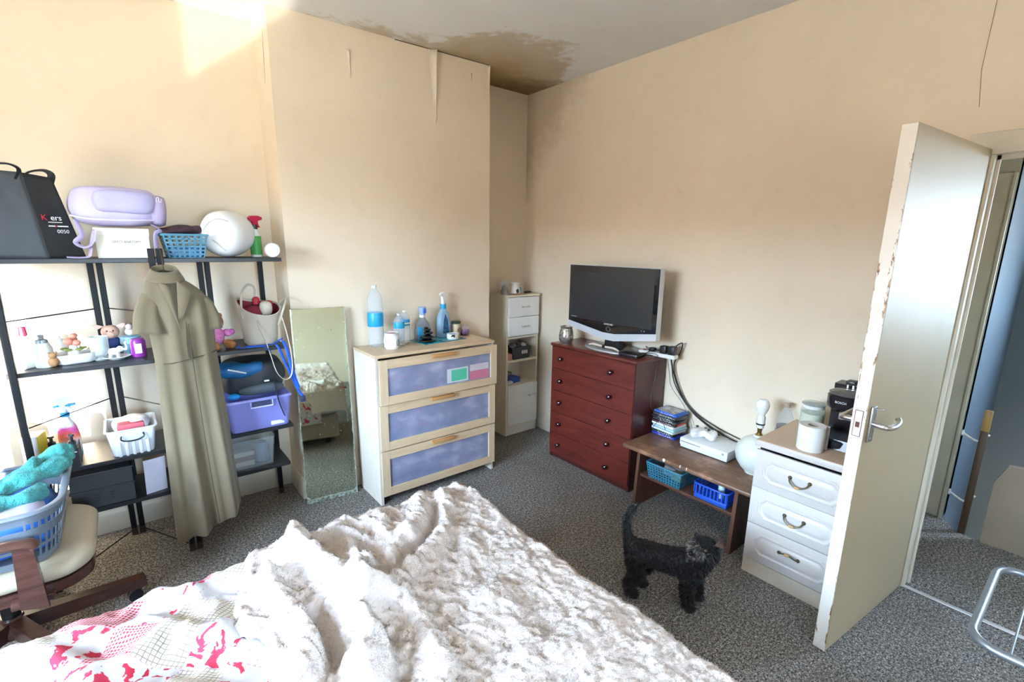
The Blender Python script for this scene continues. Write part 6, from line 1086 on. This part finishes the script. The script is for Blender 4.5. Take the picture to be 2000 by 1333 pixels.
def pilem():
    t = NT('cream_fleece_pile'); co = t.co(); c = t.ramp(t.noise(co, 60, 4, 0.7), [(0.35, (0.76, 0.61, 0.52)), (0.65, (0.90, 0.82, 0.76))])
    d = t.new('ShaderNodeBsdfDiffuse'); tr = t.new('ShaderNodeBsdfTranslucent'); mx = t.new('ShaderNodeMixShader'); mx.inputs[0].default_value = 0.5
    t.link(c, d.inputs[0]); t.link(c, tr.inputs[0]); t.link(d.outputs[0], mx.inputs[1]); t.link(tr.outputs[0], mx.inputs[2]); t.link(mx.outputs[0], t.out.inputs[0]); return t.m
PILE = pilem()
NU, NV = 220, 320
GP = [[blanket(i / NU, j / NV) for i in range(NU + 1)] for j in range(NV + 1)]
BLK = MB().grid(lambda u, v: GP[int(round(v * NV))][int(round(u * NU))], NU, NV).build('throw', FLEECE, ang=180); tag(BLK, 'cream fluffy fleece throw crumpled over the bed', 'throw')
# short pile standing off the throw
R2 = random.Random(3)
pv = []; pf = []; pn = []
for i in range(32000):
    fi, fj = R2.uniform(0.01, 0.86) * NU, R2.uniform(0.07, 0.80) * NV; ii, jj = int(fi), int(fj); a_, b_ = fi - ii, fj - jj
    A, B, Cc = GP[jj][ii], GP[jj][ii + 1], GP[jj + 1][ii]
    p_ = A + (B - A) * a_ + (Cc - A) * b_
    nn_ = (B - A).cross(Cc - A); nn_ = (-nn_ if nn_.z < 0 else nn_).normalized()
    d = (nn_ * 0.7 + Vector((R2.uniform(-1, 1), R2.uniform(-1, 1), R2.uniform(-0.2, 0.8)))).normalized(); l_ = R2.uniform(0.004, 0.009)
    s1 = d.orthogonal().normalized(); s2 = d.cross(s1); w_ = 0.0016
    k = len(pv); pv += [p_ + s1 * w_, p_ + (s2 * 0.87 - s1 * 0.5) * w_, p_ - (s2 * 0.87 + s1 * 0.5) * w_, p_ + d * l_]; pn += [nn_] * 4
    pf += [(k, k + 1, k + 3), (k + 1, k + 2, k + 3), (k + 2, k, k + 3)]
pme = bpy.data.meshes.new('pile'); pme.from_pydata([tuple(v) for v in pv], [], pf)
pme.polygons.foreach_set('use_smooth', [True] * len(pme.polygons)); pme.normals_split_custom_set_from_vertices([tuple(n) for n in pn]); pme.materials.append(PILE)
o = bpy.data.objects.new('pile', pme); COL.objects.link(o); o.parent = BLK; o['kind'] = 'stuff'
# patchwork duvet
DR = [([(-3.0, -1.62), (-2.83, -1.70), (-2.674, -1.888)], 0.03, 0.05), ([(-2.80, -1.56), (-2.65, -1.60)], 0.02, 0.05), ([(-2.909, -1.824), (-2.796, -1.781), (-2.635, -1.953)], 0.035, 0.05), ([(-3.09, -1.62), (-3.013, -1.743), (-2.969, -1.86)], 0.035, 0.04), ([(-2.719, -1.60), (-2.70, -1.70), (-2.66, -1.85)], 0.03, 0.035), ([(-3.05, -1.95), (-2.85, -1.98), (-2.70, -2.12)], 0.045, 0.05), ([(-2.95, -1.70), (-2.86, -1.62)], -0.02, 0.03)]
def duvet(u, v):
    yc = -1.30 - v * 1.95; xc = -3.42 + u * 1.55
    h = 0.478 + ridges(xc, yc, DR) + 0.022 * fbm(xc * 5, yc * 5, 2, 3) + 0.012 * (1 - min(1, abs(fbm(xc * 9, yc * 7, 4, 2)) * 3)) + 0.004 * fbm(xc * 22, yc * 22, 4, 2)
    h -= 0.055 * sstep(-2.56, -2.44, xc)                     # presses flat below the throw
    x, d1 = drape(-xc, 3.19 + 0.02 * math.sin(yc * 9)); y, d2 = drape(yc, -1.545 + 0.012 * math.sin(xc * 11))
    return Vector((-x, y, max(h - d1 - d2, 0.22)))
def patchm():
    t = NT('patchwork_cotton'); co = t.co(rot=(0, 0, 0.62), loc=(0.03, 0.05, 0)); x, y, z = t.sep(co)
    S = 0.125
    fx, fy = t.math('DIVIDE', x, S), t.math('DIVIDE', y, S)
    cv = t.new('ShaderNodeCombineXYZ'); t.link(t.math('FLOOR', fx), cv.inputs[0]); t.link(t.math('FLOOR', fy), cv.inputs[1])
    wn = t.new('ShaderNodeTexWhiteNoise', noise_dimensions='2D'); t.link(cv.outputs[0], wn.inputs['Vector']); r_ = wn.outputs['Value']
    white = (0.54, 0.525, 0.52); pink = (0.44, 0.025, 0.05)
    def stripes(sc):
        a = t.math('GREATER_THAN', t.math('FRACT', t.math('MULTIPLY', x, sc)), 0.5); b_ = t.math('GREATER_THAN', t.math('FRACT', t.math('MULTIPLY', y, sc)), 0.5); return t.math('MULTIPLY', t.math('ADD', a, b_), 0.5)
    ging = t.ramp(stripes(105), [(0.0, white), (0.5, (0.60, 0.24, 0.26)), (1.0, (0.40, 0.01, 0.03))])
    flw = t.mix(t.ramp(t.noise(co, 30, 2, 0.5, 0.4), [(0.565, (0, 0, 0)), (0.58, (1, 1, 1))]), white, pink)
    big = t.mix(t.ramp(t.noise(co, 21, 3, 0.55, 0.6), [(0.555, (0, 0, 0)), (0.57, (1, 1, 1))]), white, (0.48, 0.035, 0.07))
    dots = t.mix(t.ramp(t.vor(co, 62, rnd_=0.4), [(0.14, (1, 1, 1)), (0.18, (0, 0, 0))]), white, (0.55, 0.25, 0.35))
    lx = t.math('LESS_THAN', t.math('FRACT', t.math('MULTIPLY', x, 85)), 0.16); ly = t.math('LESS_THAN', t.math('FRACT', t.math('MULTIPLY', y, 85)), 0.16)
    plaid = t.mix(t.math('MAXIMUM', lx, ly), (0.62, 0.58, 0.48), (0.24, 0.20, 0.15))
    col = t.mix(t.math('GREATER_THAN', r_, 0.18), ging, flw); col = t.mix(t.math('GREATER_THAN', r_, 0.45), col, dots); col = t.mix(t.math('GREATER_THAN', r_, 0.58), col, big); col = t.mix(t.math('GREATER_THAN', r_, 0.82), col, plaid)
    sx_ = t.math('LESS_THAN', t.math('ABSOLUTE', t.math('SUBTRACT', t.math('FRACT', fx), 0.5)), 0.485); sy_ = t.math('LESS_THAN', t.math('ABSOLUTE', t.math('SUBTRACT', t.math('FRACT', fy), 0.5)), 0.485)
    st = t.math('GREATER_THAN', t.math('FRACT', t.math('MULTIPLY', t.math('ADD', x, y), 70)), 0.5)
    col = t.mix(t.math('MULTIPLY', t.math('SUBTRACT', 1.0, t.math('MULTIPLY', sx_, sy_)), t.math('MULTIPLY', st, 0.7)), col, (0.45, 0.25, 0.55))
    t.set(col, 0.85, spec=0.2); t.bump(t.noise(co, 300, 2), 0.15, 0.001); return t.m
DV = MB().grid(duvet, 130, 160).build('duvet', patchm(), ang=180); tag(DV, 'white patchwork duvet with pink flowers and red gingham at the bed corner', 'duvet')
o = MB().grid(lambda u, v: Vector((-1.70 + 0.075 * u - 0.02, -1.548 + 0.03 * math.sin(PI * u) - 0.05 * v, 0.50 - 0.02 * v + 0.01 * math.sin(PI * u))), 8, 6).build('red_hem', pm('red_cotton', (0.50, 0.04, 0.05), 0.8), DV, ang=180, solid=0.003)
# ------------------------------------------------------------------ small black dog looking back at the camera
DS_ = Vector((0.518661, -0.85498, 0)); DN_ = Vector((-0.85498, -0.518661, 0)); DO_ = Vector((-1.095, -2.126, 0)) - DN_ * 0.03
FURM = pm('black_fur', (0.007, 0.006, 0.006), 0.55, 0, 0.5, 60, 0.8, 110); GREYF = pm('grey_beard_fur', (0.16, 0.135, 0.12), 0.7, 0, 0.6, 60)
def dp(s, n, z): return DS_ * s + DN_ * n + Vector((0, 0, z))
DOG = thing('dog', 'small black curly haired dog standing on the carpet looking back', 'dog', DO_)
nodes = []; edges = []; rad = []
def nd(s, n, z, r, parent=None, r2=None):
    nodes.append(dp(s, n, z)); rad.append((r, r2 or r)); k = len(nodes) - 1
    if parent is not None: edges.append((parent, k))
    return k
pel = nd(0.005, 0, 0.222, 0.066); loin = nd(0.085, 0, 0.213, 0.064, pel); rib = nd(0.165, 0, 0.203, 0.070, loin); che = nd(0.238, 0, 0.198, 0.074, rib)
nk = nd(0.282, 0.006, 0.255, 0.058, che); hd = nd(0.290, 0.022, 0.320, 0.062, nk); fc = nd(0.260, 0.052, 0.324, 0.047, hd); mz = nd(0.234, 0.072, 0.315, 0.026, fc); nose_ = nd(0.222, 0.083, 0.313, 0.017, mz)
rp = nd(-0.030, 0, 0.238, 0.052, pel)
t0 = nd(-0.048, 0, 0.275, 0.017, rp); t1 = nd(-0.060, 0, 0.325, 0.014, t0); t2 = nd(-0.058, 0, 0.380, 0.014, t1); t3 = nd(-0.035, 0, 0.430, 0.012, t2); t4 = nd(-0.015, 0, 0.458, 0.006, t3)
for s_ in (1, -1):
    off = -0.012 if s_ > 0 else 0.022
    a = nd(-0.005 + off, 0.036 * s_, 0.185, 0.046, pel); b_ = nd(0.022 + off, 0.042 * s_, 0.125, 0.034, a); c = nd(-0.018 + off, 0.044 * s_, 0.072, 0.023, b_); d = nd(0.0 + off, 0.044 * s_, 0.022, 0.021, c); e = nd(0.028 + off, 0.046 * s_, 0.015, 0.017, d)
    off = -0.002 if s_ > 0 else 0.036
    a = nd(0.238 + off * 0.5, 0.036 * s_, 0.165, 0.040, che); b_ = nd(0.222 + off, 0.042 * s_, 0.110, 0.028, a); c = nd(0.236 + off, 0.043 * s_, 0.060, 0.023, b_); d = nd(0.236 + off, 0.043 * s_, 0.020, 0.022, c); e = nd(0.264 + off, 0.046 * s_, 0.014, 0.017, d)
me = bpy.data.meshes.new('body'); me.from_pydata([tuple(v) for v in nodes], edges, []); me.update()
dogb = bpy.data.objects.new('body', me); COL.objects.link(dogb); dogb.parent = DOG
sk = dogb.modifiers.new('skin', 'SKIN'); sk.use_smooth_shade = True; sk.branch_smoothing = 0.6
for v, r_ in zip(me.skin_vertices[0].data, rad): v.radius = r_
me.skin_vertices[0].data[pel].use_root = True
sb = dogb.modifiers.new('sub', 'SUBSURF'); sb.levels = 2; sb.render_levels = 2
me.materials.append(FURM)
bpy.context.view_layer.update()
dg = bpy.context.evaluated_depsgraph_get(); ev = dogb.evaluated_get(dg); em = ev.to_mesh()
tris = []
em.calc_loop_triangles()
for lt_ in em.loop_triangles:
    a, b_, c = [em.vertices[i].co.copy() for i in lt_.vertices]; ar = (b_ - a).cross(c - a).length / 2
    tris.append((ar, a, b_, c, lt_.normal.copy()))
tot = sum(t[0] for t in tris); R4 = random.Random(11); fur = ([], []); beard = ([], [])
HEAD = dp(0.285, 0.03, 0.325); MUZ = dp(0.238, 0.070, 0.312)
for ar, a, b_, c, n_ in tris:
    k = ar / tot * 20000; k = int(k) + (1 if R4.random() < k - int(k) else 0)
    for _ in range(k):
        u, v = R4.random(), R4.random()
        if u + v > 1: u, v = 1 - u, 1 - v
        p_ = a + (b_ - a) * u + (c - a) * v
        dh = (p_ - HEAD).length; dm = (p_ - MUZ).length
        fs, lens = fur, R4.uniform(0.008, 0.016)
        if p_.z < 0.18: lens *= 1.15
        if dh < 0.075: lens = R4.uniform(0.010, 0.022)
        if dm < 0.045 and R4.random() < 0.75: fs = beard; lens = R4.uniform(0.010, 0.020)
        if p_.z < 0.02: lens *= 0.5
        if (p_ - dp(0.225, 0.085, 0.318)).length < 0.018: continue
        rv = Vector((R4.uniform(-1, 1), R4.uniform(-1, 1), R4.uniform(-1, 1)))
        d1 = (n_ * 0.9 + rv * 0.75 + Vector((0, 0, -0.55))).normalized(); d2 = (d1 + Vector((0, 0, -0.6)) + rv * 0.6).normalized()
        w_ = d1.orthogonal().normalized() * 0.0017
        q1 = p_ + d1 * lens * 0.55; q2 = q1 + d2 * lens * 0.55
        if q2.z < 0.001: q2.z = 0.001
        b0 = len(fs[0]); fs[0].extend((p_ - w_, p_ + w_, q1 + w_ * 0.8, q1 - w_ * 0.8, q2)); fs[1].extend(((b0, b0 + 1, b0 + 2, b0 + 3), (b0 + 3, b0 + 2, b0 + 4)))
ev.to_mesh_clear()
for nm, fs, m_ in (('fur', fur, FURM), ('beard', beard, GREYF)):
    mb = MB(); mb.add(*fs); o = mb.build(nm, m_, DOG, False); o['kind'] = 'stuff'
MB().ball(dp(0.221, 0.090, 0.319), 0.0095, 12, 8).build('nose', pm('wet_black_nose', (0.01, 0.01, 0.01), 0.15), DOG)
EYE = pm('dark_eye', (0.02, 0.012, 0.008), 0.03, coat=1.0)
for s, n, z in ((0.2775, 0.099, 0.350), (0.230, 0.066, 0.352)): MB().ball(dp(s, n, z), 0.0085, 14, 10).build('eye', EYE, DOG)
EARM = pm('ear_brown', (0.09, 0.045, 0.032), 0.8, 0, 0.4, 40)
def ear(c, tip, w_, mat):
    c, tip = dp(*c), dp(*tip); ax = (tip - c); sd = ax.cross(DN_).normalized()
    MB().grid(lambda u, v: c + ax * v + sd * (u - 0.5) * w_ * (1 - 0.55 * v) * (0.7 + 0.6 * math.sin(PI * min(1, v + 0.2))) + DN_ * 0.012 * math.sin(PI * u), 6, 8).build('ear', mat, DOG, ang=180, solid=0.007)
ear((0.322, 0.034, 0.362), (0.352, 0.030, 0.345), 0.04, EARM); ear((0.262, 0.0, 0.352), (0.240, -0.012, 0.325), 0.05, FURM)
# ------------------------------------------------------------------ clothes airer beside the bed, radiator behind the camera
ALU = pm('satin_aluminium', (0.32, 0.37, 0.41), 0.38, 0.8)
AR = thing('clothes_airer', 'aluminium tube clothes airer beside the doorway', 'clothes airer', (0, 0, 0)); az = 0.62
xa, xb, ya, yb = -1.20, -0.72, -3.205, -4.05
corner = lambda cx, cy, r_, a0: [(cx + r_ * math.cos(a0 + k * PI / 12), cy + r_ * math.sin(a0 + k * PI / 12), az) for k in range(7)]
loop = corner(xb - 0.06, ya - 0.06, 0.06, 0) + corner(xa + 0.06, ya - 0.06, 0.06, PI / 2) + corner(xa + 0.06, yb + 0.06, 0.06, PI) + corner(xb - 0.06, yb + 0.06, 0.06, 1.5 * PI)
MB().tube(loop, 0.0105, 12, True).build('top_frame', ALU, AR)
for k in range(9): MB().cyl((xa, ya - 0.075 - 0.085 * k, az), (xb, ya - 0.075 - 0.085 * k, az), 0.0028, n=8).build('rail', ALU, AR)
for y in (yb + 0.15, ya - 0.32):
    MB().cyl((xa, y, az), (xb + 0.05, y, 0.0), 0.008, n=10).build('leg', ALU, AR); MB().cyl((xb, y + 0.03, az), (xa - 0.02, y + 0.03, 0.0), 0.008, n=10).build('leg', ALU, AR)
RD = thing('radiator', 'white ribbed radiator on the wall behind the camera', 'radiator', (-0.75, -4.775, 0.14)); RW = pm('radiator_white', (0.78, 0.78, 0.75), 0.4)
MB().box(-0.55, 0.55, 0.0, 0.035, 0, 0.60, r=0.006).build('panel', RW, RD)
for k in range(18): MB().box(-0.525 + 0.06 * k, -0.495 + 0.06 * k, 0.03, 0.05, 0.03, 0.57, r=0.01, seg=3).build('rib', RW, RD)
TW_ = MB().grid(lambda u, v: Vector((-0.17 + 0.22 * u, 0.055 + 0.01 * math.sin(9 * u) * v + (0.012 if v > 0.05 else -0.03), 0.62 - 0.55 * max(0, v - 0.06))), 14, 20).build('towel', pm('crimson_pattern_towel', (0.45, 0.04, 0.10), 0.9, 0, 0.8, 60), loc=(-0.45, -4.775, 0.14), solid=0.006); tag(TW_, 'crimson patterned towel hanging on the radiator', 'towel')

CURT = pm('charcoal_curtain_cloth', (0.05, 0.045, 0.05), 0.9)  # unseen dark curtains added to soak up bounce light in the room
for lab, ya, yb in (('unseen charcoal curtain added at the near side of the window to cut bounce light', -4.0, -2.84), ('unseen charcoal curtain added at the far side of the window to cut bounce light', -1.26, -0.62)):
    cu = thing('curtain', lab, 'curtain', (WX + 0.075, 0, 0), 0, 'added window curtains')
    n_ = 90; MB().grid(lambda u, v: Vector((0.03 * math.sin(u * 60 * (yb - ya) + 0.5 * v), ya + (yb - ya) * u, 0.04 + 2.42 * v)), n_, 8).build('cloth', CURT, cu, ang=180, solid=0.003)
    MB().box(-0.035, 0.035, ya, yb, 2.44, 2.5, r=0.005).build('heading', CURT, cu)
po = MB().cyl((WX + 0.075, -4.15, 2.53), (WX + 0.075, -0.5, 2.53), 0.014, n=12).build('curtain_pole', CHW); tag(po, 'dark wooden curtain pole above the window', 'curtain pole')
